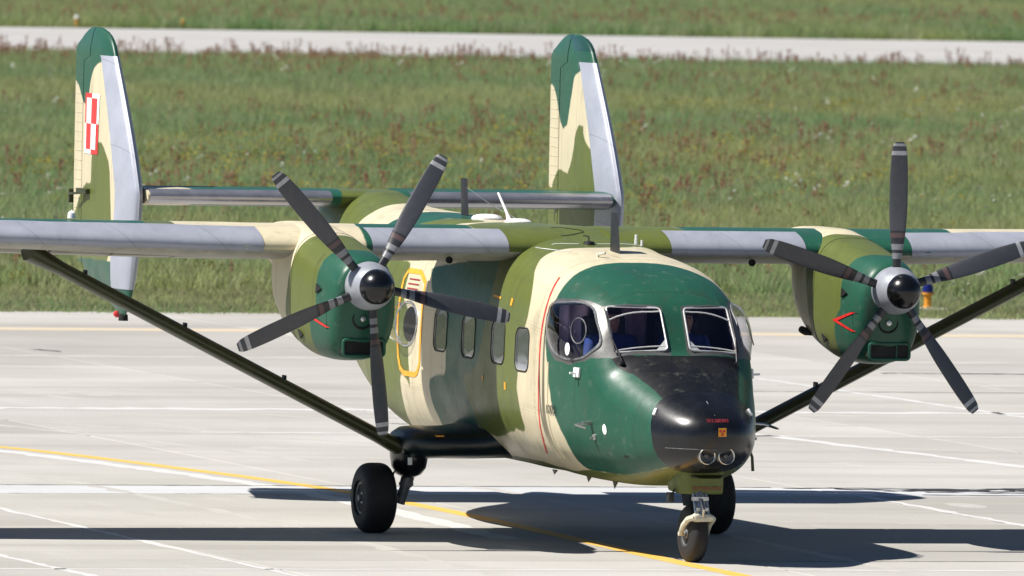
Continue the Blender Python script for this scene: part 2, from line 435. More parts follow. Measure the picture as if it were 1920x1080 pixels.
hull_o.modifiers.clear(); hull_o.data = cut; cut.name = 'fuselage'
for c in cutters:
    me = c.data; bpy.data.objects.remove(c); bpy.data.meshes.remove(me)
cut.polygons.foreach_set('use_smooth', [True]*len(cut.polygons)); cut.set_sharp_from_angle(angle=R(38))

P = verts_of(cut); X = P[:, 0]; T = hull_t(P); V = T*KT
g = lambda pts: [(x, t*KT) for x, t in pts]
G_front = g([(3.30, .90), (2.98, .63), (2.86, .32), (2.68, .085), (2.62, -.02), (2.66, -.296), (2.70, -.641), (2.715, -.909), (2.72, -1.163), (2.69, -1.358), (2.76, -1.514), (2.84, -1.58), (2.94, -1.72), (3.09, -1.97), (3.12, -2.35), (3.2, -2.47), (3.66, -2.51), (4.16, -2.515), (4.7, -2.56), (5.3, -2.6), (5.3, 2.6), (4.0, 2.5), (3.3, 2.4), (2.9, 2.0), (2.75, 1.5), (2.9, 1.15)])
O_band = g([(1.45, 1.0), (1.30, .75), (1.38, .336), (1.565, .035), (1.60, -.05), (1.606, -.22), (1.664, -.467), (1.76, -.64), (2.06, -.97), (2.15, -1.28), (1.95, -1.56), (1.985, -1.71), (2.03, -1.98), (1.86, -2.04), (1.72, -2.02), (1.64, -2.08), (1.50, -2.08), (1.36, -2.13), (.9, -2.2), (.5, -2.05), (.3, -1.6), (.5, -1.2), (.3, -.75), (-1.0, -.62), (-1.4, -.3), (-.9, .1), (-.4, .6), (.2, 1.05)])
G_mid = g([(-.99, -.967), (-.18, -.896), (.80, -.8), (1.0, -1.14), (.95, -1.32), (.86, -1.48), (.70, -1.556), (.36, -1.583), (.40, -1.69), (.54, -1.89), (.54, -2.04), (.3, -2.4), (-.60, -2.35), (-.66, -2.03), (-.71, -1.75), (-.66, -1.65), (-.26, -1.60), (-.19, -1.565), (-.285, -1.31), (-.72, -1.225), (-.93, -1.07)])
O_rear = g([(-1.75, -.95), (-1.62, -1.245), (-1.45, -1.33), (-1.36, -1.5), (-1.31, -1.63), (-1.30, -1.80), (-1.38, -1.70), (-1.585, -1.67), (-1.62, -1.99), (-1.9, -2.45), (-2.4, -2.8), (-3.6, -2.9), (-5.2, -2.6), (-6.2, -1.6), (-6.5, 0), (-6.3, 1.0), (-5.0, .9), (-4.45, .2), (-4.35, -.4), (-4.25, -.9), (-3.2, -1.1), (-2.4, -.95)])
G_tail = g([(-3.40, -.75), (-3.42, -.6), (-3.40, -.45), (-3.3, -.33), (-3.35, -.2), (-2.86, .15), (-1.9, .1), (-1.88, -.06), (-2.28, -.19), (-2.46, -.36), (-2.75, -.6), (-3.0, -.8)])
O_tail = g([(-2.9, -.82), (-2.72, -.55), (-2.46, -.35), (-2.28, -.18), (-1.85, -.05), (-1.35, -.12), (-1.62, -.26), (-1.7, -.42), (-1.9, -.8), (-2.4, -.95)])
O_keel = [[(-2, -3.3), (5.2, -3.3), (5.2, -2.30), (4.2, -2.262), (3.2, -2.22), (2.6, -2.35), (1.2, -2.30), (-1.9, -2.4)], [(-2, 3.3), (5.2, 3.3), (5.2, 2.30), (4.2, 2.262), (2.6, 2.35), (-1.9, 2.4)]]
O_port = [g([(2.1, 1.0), (2.0, 2.0), (1.3, 2.5), (.6, 2.1), (.9, 1.5), (.8, .9)]), g([(-1.8, 1.0), (-1.4, 1.8), (-2.2, 2.4), (-4.6, 2.2), (-5, 1.0), (-3.4, .8)])]
G_port = [g([(.2, .9), (.3, 1.9), (-.7, 2.3), (-.9, 1.4)])]
ol = np.maximum(union(X, V, [O_band, O_rear, O_tail]+O_port), union(X, V, O_keel, False))
dgv = union(X, V, [G_front, G_mid, G_tail]+G_port)
keel_front = union(X, V, O_keel, False); dgv = np.minimum(dgv, np.where(X > 2.4, -keel_front, 9))
# matt black anti-glare panel ahead of the windscreen
AG = [(3.70, -.79), (3.98, -.615), (4.31, -.613), (4.46, -.66), (4.6, -.7), (4.6, .7), (4.28, .676), (3.74, .735), (3.80, .4), (3.845, .06), (3.845, -.06), (3.80, -.4)]
bk = union(X, V, [AG], False)
FR = [(2.70, -.985), (2.98, -.86), (3.24, -.704), (3.37, -.64), (3.45, -.45), (3.505, -.25), (3.535, -.046), (3.846, -.056), (3.735, -.83), (3.63, -1.10), (3.50, -1.29), (3.25, -1.435), (2.95, -1.475), (2.75, -1.42), (2.645, -1.31), (2.625, -1.16)]
frs = np.maximum(union(X, V, [g(FR)], False), union(X, V, [g([(x, -t) for x, t in FR])], False))
# keep the sprayed seam grid away from the inside faces
camo(cut, ol, dgv, bk, frs, V+.05)

def hull_patch(outline, off, bulge=0.0, rings=7, power=2.0, thick=.004):
    """closed thin shell following the hull inside an (x, t) outline, optionally blown outwards"""
    o = np.array(outline, float); c = o.mean(0); v = []; f = []; n = len(o)
    def layer(extra):
        rws = []
        for i in range(1, rings+1):
            r = i/rings; q = c+(o-c)*r
            p = hullP(q[:, 0], q[:, 1]); nn = hullN(q[:, 0], q[:, 1])
            sgn = np.sign(np.sum(nn*(p-np.array([0, 0, 1.4])), -1)); nn = nn*sgn[:, None]
            rws.append(p+nn*(off+extra+bulge*((1-r**power) if power > 0 else math.sqrt(max(0, 1-r*r)))))
        p = hullP(c[0], c[1]); nn = hullN(c[0], c[1]); nn = nn*np.sign(np.dot(nn, p-np.array([0, 0, 1.4])))
        return rws, p+nn*(off+extra+bulge)
    r, m0 = layer(0)
    for row in r: v += [tuple(k) for k in row]
    v.append(tuple(m0)); ctr = len(v)-1
    for j in range(n):
        f.append((ctr, j, (j+1) % n))
        for i in range(rings-1): f.append((i*n+j, (i+1)*n+j, (i+1)*n+(j+1) % n, i*n+(j+1) % n))
    return v, f
def hull_tube(pts, rad, off=.0, seg=8):
    """thin bead lying on the hull along (x, t) points"""
    q = np.array(pts, float); p = hullP(q[:, 0], q[:, 1]); return MB().tube([Vector(k) for k in p], rad, seg)
def hull_ribbon(pts, width, off=.004):
    q = np.array(pts, float); p = hullP(q[:, 0], q[:, 1]); n = hullN(q[:, 0], q[:, 1])
    n = n*np.sign(np.sum(n*(p-np.array([0, 0, 1.4])), -1))[:, None]
    t = np.gradient(p, axis=0); b = np.cross(n, t); b /= np.linalg.norm(b, axis=1)[:, None]
    p = p+n*off
    return MB().add(*grid([[tuple(a), tuple(c)] for a, c in zip(p-b*width/2, p+b*width/2)]))

# cockpit glazing
for s in (-1, 1):
    c = pane_corners(s); ring = round_quad(c); ctr = sum(c, Vector())/4
    nrm = (c[1]-c[0]).cross(c[3]-c[0]).normalized()
    if nrm.x < 0: nrm = -nrm
    n = len(ring); v = [p+nrm*.012 for p in ring]+[p+nrm*.006 for p in ring]
    f = [tuple(range(n)), tuple(range(2*n-1, n-1, -1))]+[(i, i+n, (i+1) % n+n, (i+1) % n) for i in range(n)]
    MB().add(v, f).obj('windscreen_pane', M['glass_front'], hull_o, smooth=False)
    b = MB(); b.tube([p+nrm*.014 for p in ring]+[ring[0]+nrm*.014], .0085, 8)
    b.tube([c[0].lerp(c[3], .30)+nrm*.014]+[c[0].lerp(c[3], .30-.22*math.sin(PI*.5*k/6)).lerp(c[1].lerp(c[2], .10), k/6)+nrm*.014 for k in range(1, 6)]+[c[1].lerp(c[2], .08)+nrm*.014], .007, 6)
    b.tube([c[3].lerp(c[0], .03)+nrm*.014]+[c[3].lerp(c[0], .03+.07*math.sin(PI*.5*k/6)).lerp(c[2].lerp(c[1], .1), k/6)+nrm*.014 for k in range(1, 7)], .006, 6)
    b.add([c[2].lerp(c[1], .27)+nrm*.015, c[2].lerp(c[3], .22)+nrm*.015, c[2].lerp(c[3], .04)+nrm*.015, c[2].lerp(c[1], .04)+nrm*.015], [(0, 1, 2, 3)])
    b.obj('windscreen_seal', M['seal'], hull_o)
    out_ = smooth_poly([(3.09+(x-3.09)*.97, s*(1.16+(t-1.16)*.97)) for x, t in SIDE], 5)
    v, f = hull_patch(out_, .008, .075, 9, 2.2)
    MB().add(v, f).obj('side_window', M['glass'], hull_o)
    hull_tube(list(out_)+[out_[0]], .012).obj('side_window_seal', M['gear_grey'], hull_o)
    # small round sliding pane in the blown side window
    q = np.array([(3.36+.115*math.cos(a), s*(1.065+.125*math.sin(a))) for a in np.linspace(0, 2*PI, 25)])
    p = hullP(q[:, 0], q[:, 1]); nn = hullN(q[:, 0], q[:, 1]); nn *= np.sign(nn[:, 1]*s)[:, None]
    MB().tube([Vector(k) for k in p+nn*.062], .006, 8).obj('sliding_pane_ring', M['gear_grey'], hull_o)
    # wiper
    a = Vector(hullP(3.80, s*.74)); w0 = a+Vector((.03, 0, .03)); w1 = c[3].lerp(c[0], .30)+nrm*.03+Vector((0, s*.005, 0)); w2 = c[3].lerp(c[0], .92)+nrm*.03+Vector((0, s*.015, 0))
    b = MB(); b.tube([a-Vector((.02, 0, .02)), w0], .018, 8); b.tube([w0, w1], .008, 6); b.tube([c[3]+nrm*.026, w2], .008, 6)
    b.obj('wiper', M['black_matt'], hull_o)
# bright oval disc seen in the starboard side window
v, f = hull_patch([(3.275+.042*math.cos(a), -(1.30+.052*math.sin(a))) for a in np.linspace(0, 2*PI, 17)[:-1]], .062, 0, 2)
MB().add(v, f).obj('side_window_vent', M['white'], hull_o)
# glare shield, seats, and an added purple sheet imitating reflections on the windscreen
b = MB(); b.box((3.55, 0, 1.80), (.34, 1.15, .09)); b.box((3.62, 0, 1.62), (.1, 1.2, .34)); b.obj('glare_shield', M['interior'], hull_o, bevel=.02)
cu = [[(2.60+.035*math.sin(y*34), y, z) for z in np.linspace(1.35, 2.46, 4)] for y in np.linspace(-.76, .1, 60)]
MB().add(*grid(cu)).obj('glass_streak_sheet', M['streak_sheet'], hull_o)
for s in (-1, 1):
    b = MB(); b.box((2.86, s*.36, 1.55), (.44, .42, .12)); b.box((2.68, s*.36, 1.86), (.10, .42, .66)); b.box((2.68, s*.36, 2.22), (.09, .22, .14))
    b.obj('cockpit_seat', M['seat'], hull_o, bevel=.03)

# cabin windows, with their dark rims
for s in (-1, 1):
    for (x0, z0) in WIN:
        r1 = win_ring(x0, z0, side=s, off=-.004); n = len(r1)
        v = r1+[p-Vector((0, s*.006, 0)) for p in r1]
        MB().add(v, [tuple(range(n)), tuple(range(2*n-1, n-1, -1))]+[(i, i+n, (i+1) % n+n, (i+1) % n) for i in range(n)]).obj('cabin_window', M['glass_side'], hull_o, smooth=False)
        r2 = win_ring(x0, z0, WHALF[0]+.012, WHALF[1]+.012, s, .0, rr=.097)
        MB().tube(r2+[r2[0]], .008, 8, False).obj('window_rim', M['rubber'], hull_o)
# starboard emergency door: yellow outline, blown observation window, stencils
dz = [(-1.70, 2.42), (-1.30, 2.42), (-1.06, 2.33), (-.98, 1.98), (-.99, 1.56), (-1.06, 1.47), (-1.13, 1.445), (-1.47, 1.445), (-1.58, 1.49), (-1.65, 1.60), (-1.72, 1.94), (-1.74, 2.2), (-1.76, 2.34), (-1.70, 2.42)]
den = []
for (x0, z0), (x1, z1) in zip(dz[:-1], dz[1:]):
    for k in range(4): den.append((x0+(x1-x0)*k/4, float(hull_t(np.array(hull_y(x0+(x1-x0)*k/4, z0+(z1-z0)*k/4))))))
hull_ribbon(den+[den[0]], .05).obj('door_outline', M['yellow'], hull_o)
bw = [(-1.44+.33*math.cos(a), float(hull_t(np.array(hull_y(-1.44, 1.92+.21*math.sin(a)))))) for a in np.linspace(0, 2*PI, 33)[:-1]]
v, f = hull_patch(bw, .006, .20, 12, -1); MB().add(v, f).obj('observation_blister', M['glass_clear'], hull_o)
hull_tube(bw+[bw[0]], .014).obj('blister_rim', M['alu'], hull_o)
v, f = hull_patch([(-1.33+.20*math.cos(a), float(hull_t(np.array(hull_y(-1.33, 1.92+.17*math.sin(a)))))) for a in np.linspace(0, 2*PI, 25)[:-1]], .004, 0, 3)
MB().add(v, f).obj('blister_opening', M['dark_void'], hull_o)
for k in range(4):
    z = 2.345-.045*k; zz = z
    hull_ribbon([(x, float(hull_t(np.array(hull_y(x, zz))))) for x in np.linspace(-1.58, -1.25, 6)], .014, .005).obj('stencil_line', M['dim_red'], hull_o)
# red propeller line round the fuselage side
hull_ribbon([(2.50, -.70), (2.53, -.82), (2.555, -.95), (2.575, -1.13), (2.575, -1.28), (2.57, -1.41), (2.565, -1.57), (2.56, -1.74), (2.53, -1.9), (2.50, -2.04), (2.42, -2.18), (2.33, -2.29)], .030).obj('propeller_warning_line', M['red'], hull_o)
# conduits along the red line
for x in (2.68, 2.80):
    hull_tube([(x+.0*k, -1.50-.058*k) for k in range(15)], .011).obj('conduit', M['camo_flat'], hull_o)
for o in list(hull_o.children):
    if o.name.startswith('conduit'): camo(o.data, ol=np.full(len(o.data.vertices), -1.0))
# yellow stencils
for (x, z, dx, dz_) in ((1.20, 2.30, .22, .02), (1.63, 2.27, .05, .07), (1.60, 1.48, .05, .07), (.93, 1.52, .04, .05)):
    hull_ribbon([(x-dx/2, float(hull_t(np.array(hull_y(x, z))))), (x, float(hull_t(np.array(hull_y(x, z))))), (x+dx/2, float(hull_t(np.array(hull_y(x, z)))))], dz_).obj('yellow_stencil', M['yellow'], hull_o)
for (x, t, l, wd_) in ((.30, -.30, .06, .12), (.46, -.36, .06, .09), (.30, .55, .06, .12), (.46, .62, .06, .09)):
    hull_ribbon([(x-l, t), (x, t), (x+l, t)], wd_, .006).obj('roof_stencil', M['yellow'], hull_o)
# white walk lines and filler rings on the roof
hull_ribbon([(1.40, -.05), (1.33, -.2), (1.28, -.42), (1.42, -.36), (1.62, -.28), (1.80, -.2)], .014, .004).obj('walk_line', M['white'], hull_o)
hull_ribbon([(1.40, .0), (1.37, .1), (1.34, .2), (1.3, .3)], .014, .004).obj('walk_line', M['white'], hull_o)
pth = [(.86+.16*math.cos(a), -.07+.075*math.sin(a)) for a in np.linspace(0, 2*PI, 21)]
hull_ribbon(pth, .02, .004).obj('filler_ring', M['strut'], hull_o)

def text_on_hull(body, x, t, size, mat, name, parent, off=.006, flip=1, space=1.0):
    cu_ = bpy.data.curves.new(name, 'FONT'); cu_.body = body; cu_.size = size; cu_.align_x = 'CENTER'; cu_.align_y = 'CENTER'; cu_.extrude = .001; cu_.space_character = space
    to = bpy.data.objects.new(name, cu_); link(to); d = bpy.context.evaluated_depsgraph_get(); me = bpy.data.meshes.new_from_object(to.evaluated_get(d))
    bpy.data.objects.remove(to); bpy.data.curves.remove(cu_)
    p = Vector(hullP(x, t)); nn = Vector(hullN(np.array(x), np.array(t)))
    if nn.dot(p-Vector((x-.5, 0, 1.3))) < 0: nn = -nn
    return me, p, nn
def place_text(me, p, nn, right, mat, name, parent, off=.008):
    r = (right-nn*right.dot(nn)).normalized(); u = nn.cross(r)
    if u.z < 0: r = -r; u = -u
    mw = Matrix((( r.x, u.x, nn.x, p.x+nn.x*off), (r.y, u.y, nn.y, p.y+nn.y*off), (r.z, u.z, nn.z, p.z+nn.z*off), (0, 0, 0, 1)))
    me.transform(mw); me.materials.clear(); return obj(name, me, mat, parent)
me, p, nn = text_on_hull('1003', 2.885, -1.70, .115, None, 'serial_number', hull_o); place_text(me, p, nn, Vector((1, 0, 0)), M['number'], 'serial_number', hull_o, .012)

# ------------------------------------------------------------------ nose: radome, lamps, probes
nb = []; nr = 15
tsr = np.linspace(-PI, PI, 73)[:-1]
xb = pchip([-PI, -2.67, -2.19, -1.72, -1.265, -.72, 0, .72, 1.265, 1.72, 2.19, 2.67, PI], [4.52, 4.525, 4.555, 4.545, 4.50, 4.44, 4.50, 4.44, 4.50, 4.545, 4.555, 4.525, 4.52])
rows = []
for k in range(nr+1):
    q = (1-k/nr)
    xs_ = NOSE-((np.sqrt(NOSE-xb(tsr)))*q)**2 if q > 0 else np.full(tsr.shape, NOSE)
    if k == nr: break
    p = hullP(xs_, tsr); n_ = hullN(xs_, tsr); n_ *= np.sign(np.sum(n_*(p-np.array([4.2, 0, 1.2])), -1))[:, None]
    rows.append([tuple(a) for a in p+n_*.005])
v, f = grid(rows, True); v.append((NOSE+.006, 0, 1.20)); c0 = len(v)-1; n = len(tsr)
f += [((len(rows)-1)*n+j, (len(rows)-1)*n+(j+1) % n, c0) for j in range(n)]
M['radome'] = plain('radome_paint', (.007, .0075, .010), .27, 0, .3, 7)
MB().add(v, f).obj('radome', M['radome'], hull_o)
def nose_pt(z, y):
    """point on the nose ahead at a height and offset"""
    lo, hi = 3.9, NOSE-1e-3
    for _ in range(40):
        mid = (lo+hi)/2; zt, zb, w, zm, nu, nl = [float(k) for k in hull_par(mid)]
        n_ = nu if z >= zm else nl; a = ((z-zm)/(zt-zm) if z >= zm else (zm-z)/(zm-zb)); a = max(a, 0)
        if a**n_+(abs(y)/w)**n_ <= 1: lo = mid
        else: hi = mid
    return Vector((lo, y, z))
def nose_n(p):
    e = .01; a = nose_pt(p.z, p.y+e)-nose_pt(p.z, p.y-e); b = nose_pt(p.z+e, p.y)-nose_pt(p.z-e, p.y); n_ = a.cross(b).normalized()
    return n_ if n_.x > 0 else -n_
for y in (-.10, .085):                                                    # twin landing lamps behind a fairing
    p = nose_pt(1.03, y)+Vector((.012, 0, -.015)); o = (p.x, p.y, p.z)
    MB().lathe([(-.05, .080), (.012, .080), (.018, .074), (.012, .067), (-.05, .064)], o, 'x', 28, False).obj('landing_lamp_ring', M['lamp_ring'], hull_o)
    MB().lathe([(.0, .066), (.006, .05), (.011, .03), (.013, .0)], o, 'x', 24, False).obj('landing_lamp_lens', M['lens'], hull_o)
    MB().lathe([(-.006, .066), (-.02, .05), (-.03, .024), (-.012, .02), (-.010, .0)], o, 'x', 24, False).obj('landing_lamp_reflector', M['gear_grey'], hull_o)
b = MB(); b.tube([nose_pt(1.075, y)+Vector((.008, 0, 0)) for y in np.linspace(-.42, -.02, 9)], .004, 6); b.obj('radome_seam', M['gear_grey'], hull_o)
# warning lettering (illegible at this distance) and radiation sign
p = nose_pt(1.335, -.005); n_ = nose_n(p); rt = Vector((0, 1, 0)); rt = (rt-n_*rt.dot(n_)).normalized(); up = n_.cross(rt); up = up if up.z > 0 else -up
b = MB(); random.seed(3)
for k in range(9):
    x0 = -.105+k*.0235
    for (ax, az, w_, h_) in random.sample([(0, 0, .005, .036), (.013, 0, .005, .036), (.006, .016, .016, .006), (.006, -.015, .016, .006), (.006, 0, .014, .005)], 4):
        o = nose_pt(p.z+az*up.z, p.y+x0+ax); nn = nose_n(o); ce = o+nn*.008
        b.add([ce-rt*w_/2-up*h_/2, ce+rt*w_/2-up*h_/2, ce+rt*w_/2+up*h_/2, ce-rt*w_/2+up*h_/2], [(0, 1, 2, 3)])
b.obj('warning_lettering', M['dim_red'], hull_o, smooth=False)
p = nose_pt(1.235, .02); n_ = nose_n(p)
rt = (Vector((0, 1, 0))-n_*n_.y).normalized(); up = n_.cross(rt); up = up if up.z > 0 else -up
h = .040; b = MB(); b.add([p+n_*.011+rt*h*a+up*h*c for a, c in ((-1, -1), (1, -1), (1, 1), (-1, 1))], [(0, 1, 2, 3)]); b.obj('radiation_sign', M['yellow'], hull_o, smooth=False)
b = MB()
for k in range(3):
    a0 = R(90+120*k+180); ring = [p+n_*.014+(rt*math.cos(a0+t)+up*math.sin(a0+t))*r for r, t in ((.008, R(-30)), (.032, R(-30)), (.034, 0), (.032, R(30)), (.008, R(30)))]
    b.add(ring, [(0, 1, 2, 3, 4)])
b.add([p+n_*.014+(rt*math.cos(a)+up*math.sin(a))*.006 for a in np.linspace(0, 2*PI, 9)[:-1]], [tuple(range(8))])
b.obj('radiation_trefoil', M['ins_red'], hull_o, smooth=False)
b = MB(); b.tube([nose_pt(1.50, -.03)+Vector((.006, 0, .004)), nose_pt(1.385, -.02)+Vector((.006, 0, 0))], .003, 6); b.obj('bonding_strip', M['alu'], hull_o)
def side(x, t, off=0): 
    p = Vector(hullP(x, t)); n_ = Vector(hullN(np.array(x), np.array(t)))
    if n_.y*p.y < 0: n_ = -n_
    return p+n_*off, n_
for s in (-1, 1):                                                          # pitot heads and probes on both cheeks
    p, n_ = side(3.66, s*1.655); q = p+n_*.16+Vector((.0, 0, -.01))
    b = MB(); b.tube([p, p+n_*.10, q], [.022, .016, .012], 10); b.tube([q-Vector((.02, 0, 0)), q+Vector((.15, 0, -.01)), q+Vector((.24, 0, -.015))], [.014, .012, .008], 10)
    b.obj('pitot_tube', M['camo_flat'] if False else M['alu'], hull_o)
    p, n_ = side(3.70, s*1.80); b = MB(); b.lathe([(0, .03), (.01, .03), (.012, .012), (.05, .012)], (0, 0, 0), 'z', 14)
    me = b.mesh('angle_probe'); me.transform(n_.to_track_quat('Z', 'X').to_matrix().to_4x4()); me.transform(Matrix.Translation(p)); obj('angle_probe', me, M['alu'], hull_o)
    p, n_ = side(3.41, s*1.43); me = MB().box((0, 0, .012), (.09, .10, .024)).box((-.01, 0, .05), (.02, .02, .08)).mesh('temperature_probe', bevel=.006)
    me.transform(n_.to_track_quat('Z', 'X').to_matrix().to_4x4()); me.transform(Matrix.Translation(p)); obj('temperature_probe', me, M['white'], hull_o)
    v, f = hull_patch([(3.884+.032*math.cos(a), s*(1.645+.055*math.sin(a))) for a in np.linspace(0, 2*PI, 21)[:-1]], .005, 0, 2); MB().add(v, f).obj('static_port', M['white'], hull_o)
    v, f = hull_patch([(4.09, s*2.02), (4.17, s*2.05), (4.10, s*2.10)], .006, 0, 2); MB().add(v, f).obj('drain_mark', M['number'], hull_o, smooth=False)
    p, n_ = side(4.50, s*1.06); me = MB().box((0, 0, .01), (.07, .03, .03)).mesh('radome_latch', bevel=.006); me.transform(n_.to_track_quat('Z', 'X').to_matrix().to_4x4()); me.transform(Matrix.Translation(p)); obj('radome_latch', me, M['white'], hull_o)
# belly drains and blade aerials
for (x, y, l) in ((1.35, -.35, .05), (2.2, -.3, .06), (2.9, -.28, .08)):
    z = float(hull_par(x)[1])+.02; MB().add([(x-.06, y-.01, z), (x+.06, y-.01, z), (x+.06, y+.01, z), (x-.06, y+.01, z), (x-.02, y, z-l)], [(0, 1, 4), (1, 2, 4), (2, 3, 4), (3, 0, 4), (3, 2, 1, 0)]).obj('belly_drain', M['strut'], hull_o, smooth=False)
# roof aerials
def blade(name, x, z, h, c0, c1, sweep, mat, y=0, th=.028):
    rows = []
    for k in range(6):
        q = k/5; c = c0+(c1-c0)*q; xx = x-sweep*q; zz = z-.03+(h+.03)*q
        rows.append([(xx+c*(.5-a), y+s_*th*(1-.35*q)*math.sin(PI*min(1, a*1.0))**.7/2, zz) for a, s_ in [(i/8, 1) for i in range(9)]+[(i/8, -1) for i in range(7, 0, -1)]])
    return MB().add(*grid(rows, True, True, True)).obj(name, mat, hull_o)
blade('blade_antenna', 1.93, float(hull_par(1.93)[0]), .37, .30, .20, .05, M['antenna'])
blade('blade_antenna', -2.57, float(hull_par(-2.57)[0]), .36, .24, .20, .06, M['antenna'])
zr = float(hull_par(-1.9)[0]); MB().lathe([(-.02, .15), (.015, .15), (.035, .13), (.048, .08), (.052, 0)], (-1.9, 0, zr), 'z', 24).obj('satellite_dome', M['white'], hull_o)
zr = float(hull_par(-1.15)[0]); b = MB(); b.lathe([(-.02, .13), (.012, .13), (.03, .11), (.04, .06), (.043, 0)], (-1.02, .02, zr), 'z', 20); b.tube([(-1.2, 0, zr), (-1.24, -.02, zr+.09), (-1.42, -.05, zr+.27)], [.03, .014, .011], 8); b.obj('whip_antenna', M['white'], hull_o)
b = MB(); b.tube([(-2.55, 0, 3.20), (-1.8, 0, 3.06), (-.9, 0, 2.94)], .003, 5); b.obj('wire_antenna', M['alu'], hull_o)
zr = float(hull_par(1.38)[0]); b = MB(); b.lathe([(-.02, .06), (.02, .05), (.03, 0)], (1.40, -.08, zr), 'z', 14); b.tube([(1.40, -.08, zr), (1.38, -.08, zr+.07), (1.34, -.12, zr+.075)], .008, 6); b.obj('air_temperature_probe', M['black_matt'], hull_o)
zr = 2.76; b = MB(); b.box((1.27, .46, zr), (.14, .09, .05)); b.tube([(1.25, .44, zr), (1.25, .44, zr+.14)], [.02, .014], 8); b.tube([(1.30, .48, zr), (1.30, .48, zr+.09)], .012, 8); b.obj('vent_stack', M['white'], hull_o)
b = MB(); b.tube([(2.28, -.29, 2.69), (2.28, -.29, 2.75), (2.34, -.24, 2.765)], [.02, .016, .014], 8); b.obj('ram_probe', M['gear_cream'], hull_o)

# ------------------------------------------------------------------ pilots
def pilot(y, label, turn):
    pts = [(2.84, y, 1.62), (2.86, y, 1.78), (2.86, y, 1.93), (2.86, y, 2.03), (2.87, y, 2.10), (2.885, y, 2.18), (2.88, y, 2.255),
           (2.87, y-.19, 1.97), (2.98, y-.24, 1.78), (3.20, y-.16, 1.74), (3.30, y-.12, 1.76), (2.87, y+.19, 1.97), (2.98, y+.24, 1.78), (3.20, y+.16, 1.74), (3.30, y+.12, 1.76),
           (3.10, y-.13, 1.60), (3.38, y-.14, 1.42), (3.10, y+.13, 1.60), (3.38, y+.14, 1.42)]
    ed = [(0, 1), (1, 2), (2, 3), (3, 4), (4, 5), (5, 6), (2, 7), (7, 8), (8, 9), (9, 10), (2, 11), (11, 12), (12, 13), (13, 14), (0, 15), (15, 16), (0, 17), (17, 18)]
    rad = [.15, .155, .16, .065, .085, .105, .075, .075, .055, .042, .035, .075, .055, .042, .035, .085, .065, .085, .065]
    me = bpy.data.meshes.new('person'); me.from_pydata(pts, ed, []); o = obj('person', me, M['cloth_blue'])
    sk = o.modifiers.new('skin', 'SKIN'); sk.use_smooth_shade = True; sv = me.skin_vertices[0].data
    for k, r_ in enumerate(rad): sv[k].radius = (r_, r_*(.8 if k in (0, 1, 2) else 1))
    sv[0].use_root = True
    o.modifiers.new('sub', 'SUBSURF').levels = 2; o.modifiers['sub'].render_levels = 2
    d = bpy.context.evaluated_depsgraph_get(); m2 = bpy.data.meshes.new_from_object(o.evaluated_get(d)); o.modifiers.clear(); o.data = m2
    m2.materials.clear(); m2.materials.append(M['cloth_blue']); m2.materials.append(M['skin'])
    for pl in m2.polygons:
        if pl.center.z > 2.045 or (pl.center.x > 3.24 and pl.center.z > 1.66): pl.material_index = 1
        pl.use_smooth = True
    tag(o, label, 'person', 'pilots in the cockpit')
    hx = (2.885, y, 2.19)
    b = MB(); rows = []
    for i in range(7):
        a = R(-10+16.5*i); rows.append([(hx[0]-.012+.112*math.cos(a)*math.cos(t)*(1 if math.cos(t) < .35 else .78), hx[1]+.098*math.cos(a)*math.sin(t), hx[2]+.005+.118*math.sin(a)) for t in np.linspace(0, 2*PI, 21)[:-1]])
    b.add(*grid(rows, True, False, True)).obj('hair', M['hair'], o)
    b = MB(); b.tube([(hx[0], hx[1]+.108*math.cos(t), hx[2]+.128*math.sin(t)) for t in np.linspace(0, PI, 13)], .010, 6)
    for s_ in (-1, 1): b.lathe([(s_*.088, .036), (s_*.12, .036), (s_*.125, .02), (s_*.125, 0)], (hx[0], hx[1], hx[2]), 'y', 12)
    b.tube([(hx[0], hx[1]-.115, hx[2]-.02), (hx[0]+.08, hx[1]-.09, hx[2]-.09), (hx[0]+.105, hx[1]-.02, hx[2]-.075)], .006, 5)
    b.obj('headset', M['black_matt'], o)
    for s_ in (-1, 1): MB().lathe([(-.004, .0), (0, .010), (.004, .0)], (hx[0]+.098, hx[1]+s_*.034, hx[2]+.0), 'x', 8).obj('eye', M['black'], o)
    MB().add([(hx[0]+.095, hx[1]-.015, hx[2]-.045), (hx[0]+.095, hx[1]+.015, hx[2]-.045), (hx[0]+.125, hx[1], hx[2]-.04), (hx[0]+.098, hx[1], hx[2]+.012)], [(0, 1, 2), (0, 2, 3), (1, 3, 2)]).obj('nose', M['skin'], o)
    return o
pilot(-.36, 'pilot in a blue coverall sitting behind the large blown side window', 0)
pilot(.36, 'pilot in a blue coverall seen through the farther front windscreen pane', 0)

